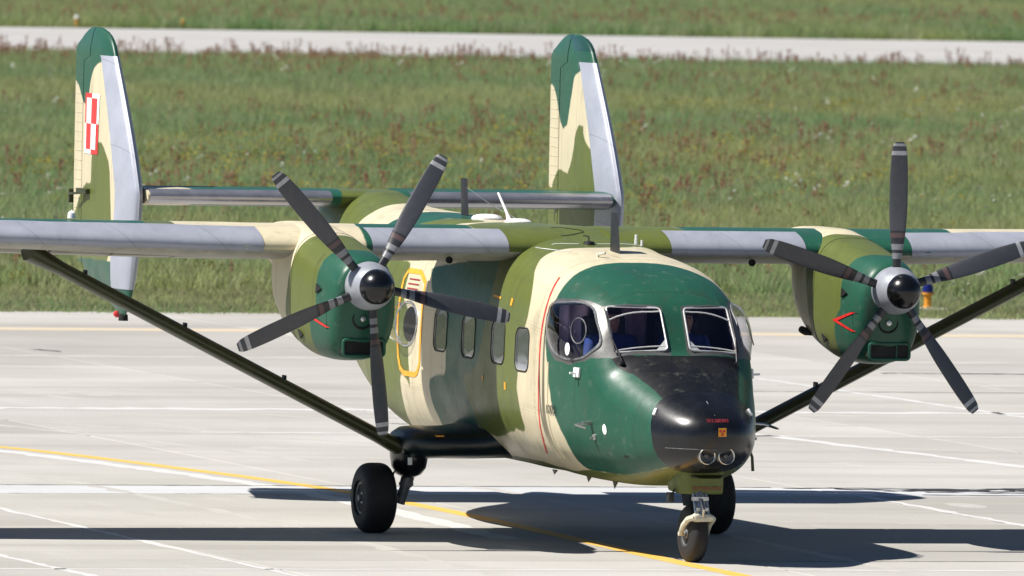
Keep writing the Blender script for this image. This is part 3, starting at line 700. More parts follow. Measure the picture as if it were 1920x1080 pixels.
# ------------------------------------------------------------------ wings
def foil(n=26, th=.165, cam=.025):
    """closed airfoil outline, from the trailing edge over the top to the nose and back below; x from 0 (nose) to 1"""
    up, lo = [], []
    for i in range(n+1):
        x = .5*(1-math.cos(PI*i/n)); t = 5*th*(.2969*math.sqrt(x)-.126*x-.3516*x*x+.2843*x**3-.1036*x**4)
        c = cam*(2*.4*x-x*x)/.16 if x < .4 else cam*((1-.8)+.8*x-x*x)/.36
        up.append((x, c+t)); lo.append((x, c-t))
    return up, lo
def wing_par(y):
    a = abs(y); o = max(0, a-3.4)
    return dict(le=1.215-.079*o, te=-1.0+.060*o, z=2.752+.020*max(0, a-3.2), th=.152-.0032*o)
def wing_section(y, x0=0.0, x1=1.0, off=0.0, n=26):
    q = wing_par(y); up, lo = foil(n, q['th']); c = q['le']-q['te']; inc = R(2.0)
    def P_(x, z): 
        dx, dz = -x*c, z*c
        return (q['le']+dx*math.cos(inc)+dz*math.sin(inc)*0, y, q['z']+dz+dx*math.sin(inc))
    return [P_(x, z) for x, z in reversed(up)], [P_(x, z) for x, z in lo[1:-1]]
for s in (-1, 1):
    ys = [.25, .5, .8, 1.1, 1.4, 1.7, 2.0, 2.3, 2.6, 2.9, 3.2, 3.4, 3.7, 4.0, 4.4, 4.8, 5.2, 5.6, 6.2, 7, 8, 9, 10, 10.7, 10.95, 11.03]
    rows = []
    for y in ys:
        u, l = wing_section(s*y)
        r_ = u+l
        if y > 10.8:
            k = .86 if y < 11 else .45; m_ = np.mean(np.array(r_), 0); r_ = [(m_[0]+(p[0]-m_[0])*k, p[1], m_[2]+(p[2]-m_[2])*k) for p in r_]
        rows.append(r_)
    v, f = grid(rows, True, True, True)
    me = MB().add(v, f).mesh('wing', sharp=60); W = verts_of(me); Y = np.abs(W[:, 1]); XX = W[:, 0]
    up, lo = [], []
    if s < 0:
        dgv = union(Y, XX, [[(.3, -1.2), (.6, 1.6), (2.15, 1.6), (2.0, -.2), (1.9, -1.2)], [(4.6, -1.2), (4.3, 1.05), (5.0, 1.12), (6.5, 1.3), (7.5, -1.2)]])
        olv = union(Y, XX, [[(4.15, -1.2), (4.0, .9), (4.7, 1.2), (5.2, .5), (5.4, -1.2)], [(8, -1.2), (8.3, 1.3), (9.6, 1.3), (9.3, -1.2)]])
    else:
        dgv = union(Y, XX, [[(.5, -1.2), (.9, 1.6), (2.35, 1.6), (2.2, -1.2)], [(2.75, -1.2), (2.8, 1.6), (3.3, 1.6), (3.75, .9), (3.7, -1.2)], [(6.5, -1.2), (6.3, 1.3), (7.6, 1.3), (7.9, -1.2)]])
        olv = union(Y, XX, [[(2.2, -1.2), (2.3, 1.6), (2.85, 1.6), (2.8, -1.2)], [(9, -1.2), (9.2, 1.3), (10.2, 1.3), (10, -1.2)]])
    olv = np.maximum(olv, 1.05-Y); dgv = np.minimum(dgv, Y-1.05)
    camo(me, olv, dgv)
    w = obj('wing', me, [M['camo_flat'], M['under']], plane)
    for p in me.polygons:
        if p.normal.z < -.55: p.material_index = 1
    # de-icer boots wrapped over the leading edge
    for (y0, y1) in ((.81, 2.16), (3.23, 6.6)):
        rows = []
        for y in np.linspace(y0, y1, max(4, int((y1-y0)/.25))):
            u, l = wing_section(s*y, n=60); i0 = next(i for i, p in enumerate(u) if p[0] > wing_par(y)['le']-.40)
            j1 = next(j for j, p in enumerate(l) if p[0] < wing_par(y)['le']-.05)
            pts = u[i0:]+l[:j1]; pa = np.array(pts); tg = np.gradient(pa[:, [0, 2]], axis=0); nr_ = np.stack([-tg[:, 1], tg[:, 0]], 1); nr_ /= np.linalg.norm(nr_, axis=1)[:, None]
            if nr_[len(nr_)//2, 0] < 0: nr_ = -nr_
            k = np.full(len(pts), .005); k[0] = k[-1] = -.003
            k = k*np.ones(len(pts)); pa[:, 0] += nr_[:, 0]*k; pa[:, 2] += nr_[:, 1]*k
            # resample so that every row has the same count
            d = np.r_[0, np.cumsum(np.hypot(*np.diff(pa[:, [0, 2]], axis=0).T))]; tt = np.linspace(0, d[-1], 24)
            rows.append([(float(np.interp(t_, d, pa[:, 0])), s*y, float(np.interp(t_, d, pa[:, 2]))) for t_ in tt])
        MB().add(*grid(rows)).obj('deicer_boot', M['boot'], w)
    # slotted flaps and aileron panels below the trailing edge, each its own panel
    for (y0, y1) in ((1.05, 1.75), (1.78, 2.25), (2.95, 3.55), (3.58, 4.18), (4.21, 4.81), (4.84, 5.44), (5.47, 6.4), (6.43, 8.4), (8.43, 10.4)):
        rows = []
        for y in (y0, y1):
            q = wing_par(y); xa, xb_ = q['te']+.50, q['te']-.04
            zl = q['z']-.165
            rows.append([(xa, s*y, zl+.03), (xa-.10, s*y, zl+.035), (xb_, s*y, zl-.012), (xb_, s*y, zl-.022), (xa-.25, s*y, zl-.035), (xa-.06, s*y, zl-.015)])
        MB().add(*grid(rows, True, True, True)).obj('flap', M['under'], w, smooth=False)
    # fuel drain hole and landing lamp eye in the boot, tip light
    u, l = wing_section(s*1.72); q = wing_par(1.72)
    MB().lathe([(0, .034), (.016, .034), (.02, .026), (.004, .022), (.004, 0)], (q['le']-.014, s*(1.62 if s > 0 else 1.40), q['z']-.11), 'x', 16).obj('vent_hole', M['dark_void'], w)
    MB().lathe([(-.03, .04), (.02, .035), (.05, .0)], (.5, s*4.9, wing_par(4.9)['z']+.215), 'z', 12).obj('filler_cap', M['white'], w)
    MB().tube([(.78, s*11.0, wing_par(11)['z']), (.45, s*11.06, wing_par(11)['z']), (.1, s*11.04, wing_par(11)['z'])], [.02, .045, .02], 10).obj('tip_light', M['gear_grey'], w)
    # bracing strut with end fairings
    a, b_ = Vector((.15, s*1.40, .765 if s < 0 else .715)), Vector((.17, s*5.22, 2.645)); d = (b_-a); n_ = Vector((0, -d.z, d.y)).normalized(); rows = []
    for k in range(13):
        q = k/12; e = 1.0+(.35*max(0, 1-q/.08)+.45*max(0, (q-.94)/.06)); c = a+d*q
        rows.append([c+Vector((.155*e*math.cos(t), 0, 0))+n_*(.066*e*math.sin(t)*(1 if math.cos(t) > 0 else max(.25, 1+.6*math.cos(t)))) for t in np.linspace(0, 2*PI, 25)[:-1]])
    st = MB().add(*grid(rows, True, True, True)).obj('wing_strut', M['strut'], plane)
    for q in (.34, .60, .86):
        c = a+d*q+n_*.07*(1 if n_.z > 0 else -1)
        MB().box(c, (.10, .02, .06)).obj('strut_fitting', M['black_matt'], st, bevel=.006)
    c = a+d*.06; MB().box(c+Vector((.13, 0, 0)), (.05, .16, .012)).obj('static_tube', M['strut'], st, bevel=.004)

# ------------------------------------------------------------------ nacelles and propellers
NS = [  # x, top, bottom, half width, z of max width, n
 (2.44, 2.60, 2.29, .20, 2.445, 2.0), (2.42, 2.655, 2.20, .245, 2.44, 2.0), (2.39, 2.685, 2.02, .275, 2.40, 2.15), (2.35, 2.70, 1.88, .30, 2.30, 2.4), (2.29, 2.72, 1.795, .315, 2.25, 2.6),
 (2.15, 2.745, 1.745, .335, 2.25, 2.8), (1.9, 2.785, 1.725, .36, 2.25, 2.9), (1.6, 2.835, 1.735, .375, 2.25, 3.0), (1.3, 2.885, 1.79, .38, 2.28, 3.1), (1.0, 2.93, 1.88, .375, 2.30, 3.1),
 (.72, 2.96, 2.05, .37, 2.40, 3.1), (.55, 2.96, 2.25, .34, 2.48, 3.0), (.35, 2.96, 2.46, .28, 2.6, 2.8), (0, 2.95, 2.55, .26, 2.7, 2.6), (-.4, 2.90, 2.60, .20, 2.72, 2.6), (-.75, 2.84, 2.64, .12, 2.72, 2.4)]
_nq = [math.sqrt(2.445-s_[0]) for s_ in NS]; _nf = [pchip(_nq, [s_[k+1] for s_ in NS]) for k in range(5)]
def nacP(x, t, yc):
    q = np.sqrt(np.maximum(2.445-np.asarray(x, float), 0)); zt, zb, w, zm, n_ = [f_(q) for f_ in _nf]; c, s_ = np.cos(t), np.sin(t)
    return np.stack([x+0*t, yc+w*np.sign(s_)*np.abs(s_)**(2/n_), np.where(c >= 0, zm+(zt-zm)*np.abs(c)**(2/n_), zm-(zm-zb)*np.abs(c)**(2/n_))], -1)
def nac_side(x, z, yc, sgn, off=.005):
    q = np.sqrt(2.445-x); zt, zb, w, zm, n_ = [float(f_(q)) for f_ in _nf]; a = (z-zm)/(zt-zm) if z > zm else (zm-z)/(zm-zb)
    return Vector((x, yc+sgn*(w*(max(0, 1-min(1, a)**n_))**(1/n_)+off), z))
HUBX, HUBZ, HUBY = 2.50, 2.445, 2.60
BLADE_N = 40
def blade_mesh():
    rr = np.linspace(.17, 1.40, BLADE_N)
    chord = pchip([.17, .26, .38, .55, .8, 1.05, 1.25, 1.36, 1.40], [.08, .08, .11, .15, .172, .168, .152, .125, .08])
    thick = pchip([.17, .26, .38, .55, .8, 1.4], [.085, .08, .055, .035, .022, .010])
    twist = pchip([.17, .4, .7, 1.05, 1.4], [48, 40, 27, 19, 14])
    rows = []
    for r_ in rr:
        c, th, tw = float(chord(r_)), float(thick(r_)), R(float(twist(r_)))
        row = []
        for a in np.linspace(0, 2*PI, 21)[:-1]:
            u_, w_ = c/2*math.cos(a), th/2*math.sin(a)*(1-.25*math.cos(a))
            row.append((u_*math.sin(tw)+w_*math.cos(tw), u_*math.cos(tw)-w_*math.sin(tw), r_))
        rows.append(row)
    return MB().add(*grid(rows, True, True, True)).mesh('blade', sharp=60)
def blade_material():
    b = NB('propeller_blade'); c = b.coord('Object'); z = b.n('ShaderNodeSeparateXYZ', {0: c}).outputs[2]
    def band(a0, a1): return b.math('MULTIPLY', b.math('GREATER_THAN', z, a0), b.math('LESS_THAN', z, a1))
    k = b.mix(b.ramp(z, .56, .57), (.020, .021, .025), (.055, .058, .068))
    k = b.mix(band(.30, .355), k, (.20, .205, .22)); k = b.mix(band(.385, .44), k, (.20, .205, .22))  # root bands: highlights on the metal clamps, painted in as grey
    k = b.mix(band(.50, .545), k, (.09, .055, .055))
    k = b.mix(band(1.275, 1.315), k, (.42, .42, .43)); k = b.mix(band(1.36, 1.385), k, (.36, .36, .37))
    n_ = b.noise(c, 14, 4); k = b.mix(b.ramp(n_, .4, .8, 0, .35), k, (.09, .09, .09))
    return b.principled(k, .42, .1)
M['blade'] = blade_material(); BL = blade_mesh()
for s in (-1, 1):
    yc = s*HUBY; tt = np.linspace(-PI, PI, 65)[:-1]
    xs = list(2.444-np.array([.0, .05, .1, .16, .22, .29, .36, .44, .52, .6, .68, .76])**2)+list(np.arange(1.80, -.76, -.06))
    v, f = grid([[tuple(a) for a in nacP(np.full(tt.shape, x), tt, yc)] for x in xs], True, True, True)
    me = MB().add(v, f).mesh('engine_nacelle', sharp=50); W = verts_of(me); th_ = np.arctan2((W[:, 1]-yc), (W[:, 2]-2.3)); XX = W[:, 0]
    edge = 2.02+.06*np.sin(th_*2+.6)-.22*np.clip(np.cos(th_), -1, 1)*(np.cos(th_) < 0)*-1+.10*(np.cos(th_) < -.3)*-1
    dgv = XX-edge
    if s < 0: olv = XX-(1.24+.10*np.sin(th_*1.5+1.2)+.08*(W[:, 2]-2.3))
    else: olv = XX-(1.10+.08*np.sin(th_*2))
    camo(me, olv, dgv)
    nac = obj('engine_nacelle', me, M['camo_flat'], plane)
    # chin intake with a guard bar, round cooler intake, latches, chevron, rear exhaust stub
    x0 = 2.362; ring = []
    for (sy, sz, a0) in ((1, 1, 0), (-1, 1, 90), (-1, -1, 180), (1, -1, 270)):
        for k in range(5):
            a = R(a0+22.5*k); ring.append(Vector((x0, yc+sy*.165+.035*math.cos(a), 1.865+sz*.045+.03*math.sin(a))))
    n = len(ring); b = MB(); b.add(ring+[p-Vector((.12, 0, 0)) for p in ring], [tuple(range(n))]+[(i, i+n, (i+1) % n+n, (i+1) % n) for i in range(n)]); b.obj('chin_intake', M['dark_void'], nac, smooth=False)
    b = MB(); b.tube([p+Vector((.004, 0, 0)) for p in ring]+[ring[0]+Vector((.004, 0, 0))], .016, 8, False); b.tube([(x0+.006, yc+.07, 1.80), (x0+.006, yc+.07, 1.93)], .008, 6); me2 = b.mesh('intake_lip'); camo(me2, None, np.full(len(me2.vertices), 1.0)); obj('intake_lip', me2, M['camo_flat'], nac)
    MB().lathe([(-.06, .105), (.022, .10), (.03, .09), (.01, .082), (.008, .0)], (2.385, yc-.03, 2.135), 'x', 26).obj('cooler_intake', M['dark_void'], nac)
    MB().lathe([(-.02, .03), (.045, .026), (.055, .0)], (2.385, yc-.03, 2.135), 'x', 14).obj('cooler_spigot', M['alu'], nac)
    for sg in (-1, 1):
        for (x, z) in ((2.05, 2.40), (1.56, 1.95)):
            p = [nac_side(x+dx, z+dz_, yc, sg, .006) for dx, dz_ in ((-.05, -.045), (-.05, .045), (.06, .0))]
            MB().add(p+[q+Vector((0, sg*.012, 0)) for q in p], [(0, 1, 2), (5, 4, 3), (0, 3, 4, 1), (1, 4, 5, 2), (2, 5, 3, 0)]).obj('cowl_scoop', M['black_matt'], nac, smooth=False)
        b = MB()
        for (x1, z1) in ((2.20, 2.225), (2.20, 2.045)):
            n_k = 6; t0, t1 = [], []
            for k in range(n_k+1):
                q = k/n_k; x = 1.81+(x1-1.81)*q; z = 2.135+(z1-2.135)*q
                t0.append(nac_side(x-.02*(1-q), z, yc, sg, .007)); t1.append(nac_side(x+.11*(1-q*.2), z, yc, sg, .007))
            b.add(*grid([[tuple(a), tuple(c)] for a, c in zip(t0, t1)]))
        b.obj('red_chevron', M['red'], nac, smooth=False)
        b = MB(); 
        for (x, z) in ((2.215, 2.23), (2.215, 2.03)): pass
        b.tube([nac_side(2.22, 2.235, yc, sg, .003), nac_side(2.22, 2.03, yc, sg, .003)], .004, 5); b.tube([nac_side(2.22, 2.235, yc, sg, .003), nac_side(2.32, 2.22, yc, sg, .003)], .004, 5); b.obj('cowl_seam', M['number'], nac)
    b = MB(); b.tube([nacP(np.array(1.28), np.array(t), yc)+np.array([0, 0, 0]) for t in np.linspace(-2.4, 2.4, 40)], .004, 5); b.obj('cowl_seam', M['number'], nac)
    MB().tube([(1.10, yc-.32, 1.98), (.98, yc-.345, 1.985), (.90, yc-.355, 2.0)], [.03, .038, .035], 12).obj('exhaust_stub', M['black_matt'], nac)
    # propeller
    pr = empty('propeller', (HUBX, yc, HUBZ), plane)
    MB().lathe([(-.065, .18), (-.06, .222), (-.02, .228), (.06, .222), (.13, .205), (.19, .182), (.215, .168), (.215, .0)], (0, 0, 0), 'x', 48).obj('spinner', M['grey_metal'], pr, sharp=50)
    MB().lathe([(.217, .163)]+[(.217+.175*math.sin(a), .163*math.cos(a)) for a in np.linspace(.15, PI/2, 12)], (0, 0, 0), 'x', 48).obj('spinner_cap', M['black'], pr, sharp=60)
    ph = R(60.5) if s < 0 else R(90)
    for k in range(5):
        a = ph+k*2*PI/5
        # blade axis in the propeller disc: image right is +y
        bo = bpy.data.objects.new('blade', BL)
        if not BL.materials: BL.materials.append(M['blade'])
        link(bo, pr); bo.rotation_euler = (a-PI/2 if False else -(PI/2-a)*-1 if False else (a-PI/2), 0, 0)
        MB_p = Vector((0, math.cos(a), math.sin(a)))
        bo.rotation_euler = (math.atan2(-MB_p.y, MB_p.z), 0, 0); bo.location = (.02, 0, 0)

# ------------------------------------------------------------------ tail
tp = None
def tail_section(y, le=-5.16, te=-6.62, z=2.985, th=.125):
    up, lo = foil(20, th, -.01); c = le-te
    return [(le-x*c, y, z+zz*c) for x, zz in reversed(up)]+[(le-x*c, y, z+zz*c) for x, zz in lo[1:-1]]
ys = np.linspace(-2.42, 2.42, 41)
v, f = grid([tail_section(y, te=-6.12) if False else tail_section(y) for y in ys], True, True, True)
me = MB().add(v, f).mesh('tailplane', sharp=50); W = verts_of(me)
camo(me, union(W[:, 1], W[:, 0], [[(-.7, -6.8), (-.6, -4.9), (.5, -4.9), (1.0, -6.8)]]), union(W[:, 1], W[:, 0], [[(-2.6, -6.8), (-2.0, -5.5), (-1.6, -4.9), (-.5, -4.9), (-.6, -6.8)], [(.4, -6.8), (.4, -4.9), (2.6, -4.9), (2.6, -6.8)]]))
tp = obj('tailplane', me, M['camo_flat'], plane)
for (y0, y1) in ((-2.40, -.52), (.30, 2.40)):
    rows = []
    for y in (y0, (y0+y1)/2, y1):
        r_ = tail_section(y, le=-5.155, th=.131); r_ = [p for p in r_ if p[0] > -5.30]; rows.append(r_)
    MB().add(*grid(rows)).obj('deicer_boot', M['boot_tail'], tp)
for s in (-1, 1):
    rows = []
    for y in (s*.55, s*2.36):
        rows.append([(-6.60, y, 3.02), (-6.66, y, 3.035), (-6.98, y, 2.985), (-6.66, y, 2.935), (-6.60, y, 2.95)])
    me = MB().add(*grid(rows, True, True, True)).mesh('elevator'); camo(me, None, np.full(len(me.vertices), 1.0)); obj('elevator', me, M['camo_flat'], tp)
LEc = pchip([1.76, 1.80, 1.88, 2.0, 2.6, 3.0, 3.06, 4.36, 4.46, 4.55, 4.60], [-5.66, -5.58, -5.50, -5.42, -5.25, -5.20, -5.225, -6.09, -6.17, -6.33, -6.58])
TEc = pchip([1.76, 1.85, 2.0, 2.25, 2.38, 2.5, 4.30, 4.38, 4.47, 4.56, 4.60], [-5.72, -5.98, -6.5, -7.22, -7.40, -7.44, -7.46, -7.45, -7.28, -7.06, -6.88])
def hinge(z): return -7.03 if z < 4.255 else (-6.76 if z > 4.32 else -7.03+.27*(z-4.255)/.065)
zs = sorted(set([1.765, 1.79, 1.82, 1.88, 1.95, 2.05, 2.15, 2.25, 2.35, 2.45]+list(np.arange(2.55, 4.2, .06))+[4.22, 4.25, 4.26, 4.29, 4.32, 4.33, 4.37, 4.42, 4.47, 4.52, 4.56, 4.585, 4.598]))
def fin_pt(z, x, y0, sgn, th=.105):
    le, te = float(LEc(z)), float(TEc(z)); c = max(le-te, .03); u_ = min(max((le-x)/c, 0), 1); t_ = 5*th*(.2969*math.sqrt(u_)-.126*u_-.3516*u_*u_+.2843*u_**3-.1036*u_**4)*min(c, 2.1)
    return (x, y0+sgn*t_, z)
def fin_strip(y0, x_a, x_b, zs_, n=14, cosine=True):
    rows = []
    for z in zs_:
        a, b_ = x_a(z), x_b(z)
        xs_ = [a+(b_-a)*((1-math.cos(PI/2*k/n)) if cosine else k/n) for k in range(n+1)]
        rows.append([fin_pt(z, x, y0, -1) for x in reversed(xs_)]+[fin_pt(z, x, y0, 1) for x in xs_[1 if cosine else 0:]])
    return MB().add(*grid(rows, True, True, True))
for s in (-1, 1):
    y0 = s*2.50
    F = fin_strip(y0, lambda z: float(LEc(z)), lambda z: max(min(hinge(z)+.012, float(LEc(z))-.01), float(TEc(z))), zs)
    me = F.mesh('tail_fin', sharp=50); Wf = verts_of(me)
    zr_ = [z for z in zs if hinge(z) > float(TEc(z))+.03]
    Rd = fin_strip(y0, lambda z: hinge(z)-.012, lambda z: float(TEc(z)), zr_, 8, False); mr = Rd.mesh('rudder', sharp=50); Wr = verts_of(mr)
    if s < 0:
        gp = [[(-7.8, 4.17), (-7.33, 4.03), (-6.96, 3.81), (-6.81, 3.87), (-6.72, 4.04), (-6.60, 4.18), (-6.4, 4.26), (-5.9, 4.30), (-6.2, 4.8), (-7.8, 4.8)], [(-7.8, 2.25), (-7.2, 2.28), (-6.6, 2.31), (-5.9, 2.31), (-5.2, 2.3), (-5.2, 1.6), (-7.8, 1.6)]]
        op = [[(-5.9, 2.3), (-5.85, 3.12), (-6.02, 3.37), (-6.23, 3.48), (-6.50, 3.44), (-6.57, 3.27), (-6.62, 3.06), (-6.80, 3.04), (-6.90, 3.12), (-7.02, 2.98), (-7.20, 2.85), (-7.42, 2.72), (-7.8, 2.7), (-7.8, 2.3), (-7.1, 2.2)], [(-6.7, 2.25), (-6.55, 2.32), (-6.45, 2.25), (-6.5, 2.1), (-6.62, 2.1)]]
    else:
        d = -.24
        gp = [[(-7.8, 4.15), (-7.13+d, 4.07), (-6.92+d, 3.95), (-6.71+d, 3.69), (-6.53+d, 3.64), (-6.42+d, 3.76), (-6.31+d, 4.05), (-6.23+d, 4.19), (-6.0+d, 4.26), (-5.7+d, 4.3), (-6.0, 4.8), (-7.8, 4.8)]]
        op = [[(-5.2, 1.6), (-5.2, 3.04), (-6.04, 3.55), (-6.11, 3.68), (-6.25, 3.71), (-6.36, 3.64), (-6.45, 3.41), (-6.56, 3.26), (-6.72, 3.19), (-6.95, 3.25), (-7.24, 3.11), (-7.33, 3.03), (-7.8, 3.0), (-7.8, 1.6)]]
    for me_, W_ in ((me, Wf), (mr, Wr)):
        camo(me_, union(W_[:, 0], W_[:, 2], op), union(W_[:, 0], W_[:, 2], gp))
    fin = obj('tail_fin', me, M['camo_flat'], plane)
    rud = obj('rudder', mr, M['camo_flat'], fin)
    # rib tapes on the fabric rudder
    b = MB()
    for z in np.arange(2.6, 4.2, .095):
        for sg in (-1, 1): b.tube([Vector(fin_pt(z, x, y0, sg))+Vector((0, sg*.001, 0)) for x in np.linspace(-7.06, -7.42, 4)], .004, 4)
    me2 = b.mesh('rib_tapes'); Wt = verts_of(me2); camo(me2, union(Wt[:, 0], Wt[:, 2], op), union(Wt[:, 0], Wt[:, 2], gp)); ro = obj('rib_tapes', me2, M['camo_flat'], fin); ro['kind'] = 'stuff'
    rows = []
    for z in [zz for zz in zs if 1.98 <= zz <= 4.33]:
        le = float(LEc(z)); wd_ = .30+.17*min(1, abs(z-4.3)/1.3) if z > 3.03 else .47
        xs_ = [le-wd_*((k/9)**2) for k in range(10)]
        rows.append([(x, y-.005, zz) for x, y, zz in [fin_pt(z, x, y0, -1) for x in reversed(xs_)]]+[(le+.006, y0, z)]+[(x, y+.005, zz) for x, y, zz in [fin_pt(z, x, y0, 1) for x in xs_[1:]]])
    MB().add(*grid(rows)).obj('leading_edge_boot', M['boot_fin'], fin)
    # trim actuator bracket, rear foot lamp, tip lamp
    for sg in (-1, 1):
        p = Vector(fin_pt(2.95, -6.8, y0, sg)); b = MB(); b.box(p+Vector((0, sg*.03, .02)), (.34, .06, .05)); b.tube([p+Vector((-.02, sg*.05, 0)), p+Vector((-.36, sg*.07, -.02))], .014, 6); b.box(p+Vector((-.36, sg*.05, -.04)), (.04, .05, .14)); b.obj('trim_actuator', M['strut'], fin, bevel=.008)
    MB().lathe([(-.03, .05), (.03, .045), (.05, .0)], (-5.66, y0, 1.765), 'z', 12).obj('tail_bumper', M['dark_void'], fin)
    MB().lathe([(-.06, .03), (-.01, .035), (.02, .0)], (-5.85, y0, 1.79), 'x', 10).obj('tail_lamp', M['ins_red'], fin)
    if s > 0:
        rows = []
        for z in np.linspace(4.44, 4.585, 6):
            le = float(LEc(z)); xs_ = [le-.40*(k/7)**1.5 for k in range(8)]; rows.append([(x, y-.006, zz) for x, y, zz in [fin_pt(z, x, y0, -1) for x in reversed(xs_)]]+[(x, y+.006, zz) for x, y, zz in [fin_pt(z, x, y0, 1) for x in xs_]])
        MB().add(*grid(rows)).obj('beacon_cover', M['glass_side'], fin)
# red and white chequerboard on the starboard fin
def chk(x0, x1, z0, z1, mat, off):
    xa, xb2, za, zb2 = -6.89, -6.31, 3.345, 3.945
    X0, X1, Z0, Z1 = xa+(xb2-xa)*x0, xa+(xb2-xa)*x1, za+(zb2-za)*z0, za+(zb2-za)*z1
    rows = [[tuple(Vector(fin_pt(z, x, -2.5, -1))+Vector((0, -off, 0))) for x in np.linspace(X0, X1, 4)] for z in np.linspace(Z0, Z1, 5)]
    return MB().add(*grid(rows))
fin_s = [o for o in plane.children if o.name.startswith('tail_fin')][0]
B = .14
for (cx, cz, inner, border) in ((0, 1, 'white', 'ins_red'), (1, 1, 'ins_red', 'white'), (0, 0, 'ins_red', 'white'), (1, 0, 'white', 'ins_red')):
    chk(cx*.5, cx*.5+.5, cz*.5, cz*.5+.5, None, .005).obj('chequer_border', M[border], fin_s)
    chk(cx*.5+(B if cx == 0 else 0), cx*.5+.5-(B if cx == 1 else 0), cz*.5+(B*.55 if cz == 0 else 0), cz*.5+.5-(B*.55 if cz == 1 else 0), None, .009).obj('chequer_square', M[inner], fin_s)

# ------------------------------------------------------------------ landing gear
def wheel(name, y, x, r, w, rim_r, parent, outer):
    we = empty(name, (x, y, r-.006), parent); h = w/2
    prof = []
    for k in range(33):
        a_ = PI*(k/32); c_, q_ = -math.cos(a_), math.sin(a_)
        prof.append((h*math.copysign(abs(c_)**.62, c_), rim_r+.012+(r-rim_r-.012)*abs(q_)**.62))
    prof = [(-h*.78, rim_r)]+prof+[(h*.78, rim_r)]
    MB().lathe(prof, (0, 0, 0), 'y', 56).obj('tyre', M['rubber'], we)
    b = MB()
    for k in (-.35, 0, .35): b.lathe([(k*h-.006, r*1.0), (k*h-.005, r*1.0065), (k*h+.005, r*1.0065), (k*h+.006, r*1.0)], (0, 0, 0), 'y', 48)
    for sg in (-1, 1):
        MB().lathe([(sg*h*.70, rim_r*1.02), (sg*h*.86, rim_r*1.0), (sg*h*.84, rim_r*.86), (sg*h*.55, rim_r*.80), (sg*h*.5, rim_r*.45), (sg*h*.8, rim_r*.36), (sg*h*.82, .0)], (0, 0, 0), 'y', 36).obj('rim', M['alu'] if r < .3 else M['gear_grey'], we)
    MB().lathe([(outer*h*.8, .035), (outer*h*1.0, .032), (outer*h*1.05, .0)], (0, 0, 0), 'y', 14).obj('hub_cap', M['gear_grey'], we)
    b2 = MB()
    for k in range(8):
        a = 2*PI*k/8; b2.lathe([(outer*h*.52, .010), (outer*h*.66, .010), (outer*h*.66, 0)], (math.cos(a)*rim_r*.62, 0, math.sin(a)*rim_r*.62), 'y', 6)
    b2.obj('wheel_bolts', M['gear_grey'], we)['kind'] = 'stuff'
    return we
M['sponson'] = plain('sponson_paint', (.004, .011, .012), .33, 0, .3, 4)
for s in (-1, 1):
    rows = []
    for (y, a, h, cx, cz) in ((.45, .90, .27, .08, 1.0), (.70, .78, .20, .10, .925), (.86, .67, .165, .12, .885), (1.05, .60, .152, .14, .872), (1.2, .56, .15, .15, .872), (1.36, .50, .155, .16, .872), (1.46, .44, .145, .16, .872), (1.53, .32, .11, .16, .872), (1.555, .17, .04, .16, .872)):
        row = []
        for t in np.linspace(0, 2*PI, 41)[:-1]:
            c, q = math.cos(t), math.sin(t); e = 2/2.6
            xx = a*math.copysign(abs(c)**e, c); taper = 1 if c > 0 else (1-.55*abs(c)**2)
            row.append((cx+xx, s*y, cz+h*math.copysign(abs(q)**e, q)*taper))
        rows.append(row)
    sp = MB().add(*grid(rows, True, True, True)).obj('gear_sponson', M['sponson'], plane)
    # bulged leg fairing, oleo leg, torque arm, brake pipe
    rows = []
    for (z, rx, ry, ox) in ((.80, .30, .17, .12), (.72, .29, .165, .12), (.63, .26, .15, .12), (.565, .19, .115, .11), (.53, .09, .05, .1)):
        rows.append([(ox+rx*math.cos(t), s*1.40+ry*math.sin(t), z) for t in np.linspace(0, 2*PI, 25)[:-1]])
    MB().add(*grid(rows, True, True, True)).obj('leg_fairing', M['black'], sp)
    MB().box((.385, s*1.475, .70), (.012, .04, .07)).obj('fairing_plate', M['white'], sp)
    b = MB(); b.tube([(.08, s*1.375, .60), (.05, s*1.405, .45)], .062, 16); b.tube([(.05, s*1.405, .45), (.02, s*1.45, .28)], .05, 16); b.tube([(.02, s*1.44, .33), (0, s*1.60, .325)], .045, 14); b.lathe([(-.01, .07), (.02, .07)], (.055, s*1.40, .46), 'z', 14); b.obj('main_leg', M['gear_grey'], sp)
    b = MB(); b.tube([(.12, s*1.50, .62), (.16, s*1.56, .58), (.17, s*1.585, .48), (.10, s*1.56, .38)], .009, 6); b.obj('brake_pipe', M['rubber'], sp)
    for x_ in (.40, .32): MB().box((x_+.28, s*1.28, .955), (.05, .07, .012)).obj('orange_stencil', M['yellow'], sp)
    wheel('main_wheel', s*1.70, 0, .335, .31, .155, plane, s)
ng = empty('nose_gear', (4.354, 0, 0), plane)
L = lambda x, y, z: (x-4.354, y, z)
b = MB(); v = [L(4.0, -.20, .88), L(4.50, -.225, .88), L(4.50, .235, .88), L(4.0, .21, .88), L(4.02, -.17, .66), L(4.40, -.19, .645), L(4.47, -.10, .635), L(4.50, .10, .635), L(4.50, .235, .635), L(4.02, .19, .66), L(4.49, -.215, .80)]
b.add([L(4.02, -.20, .95), L(4.48, -.215, .95), L(4.50, -.12, .95), L(4.50, .235, .95), L(4.02, .21, .95), L(4.04, -.16, .645), L(4.38, -.185, .635), L(4.47, -.09, .632), L(4.47, .235, .632), L(4.04, .19, .645)], [(0, 1, 2, 3, 4), (9, 8, 7, 6, 5), (0, 5, 6, 1), (1, 6, 7, 2), (2, 7, 8, 3), (3, 8, 9, 4), (4, 9, 5, 0)])
me = b.mesh('gear_box_fairing', bevel=.02); camo(me, np.full(len(me.vertices), 1.0)); obj('gear_box_fairing', me, M['camo_flat'], ng)
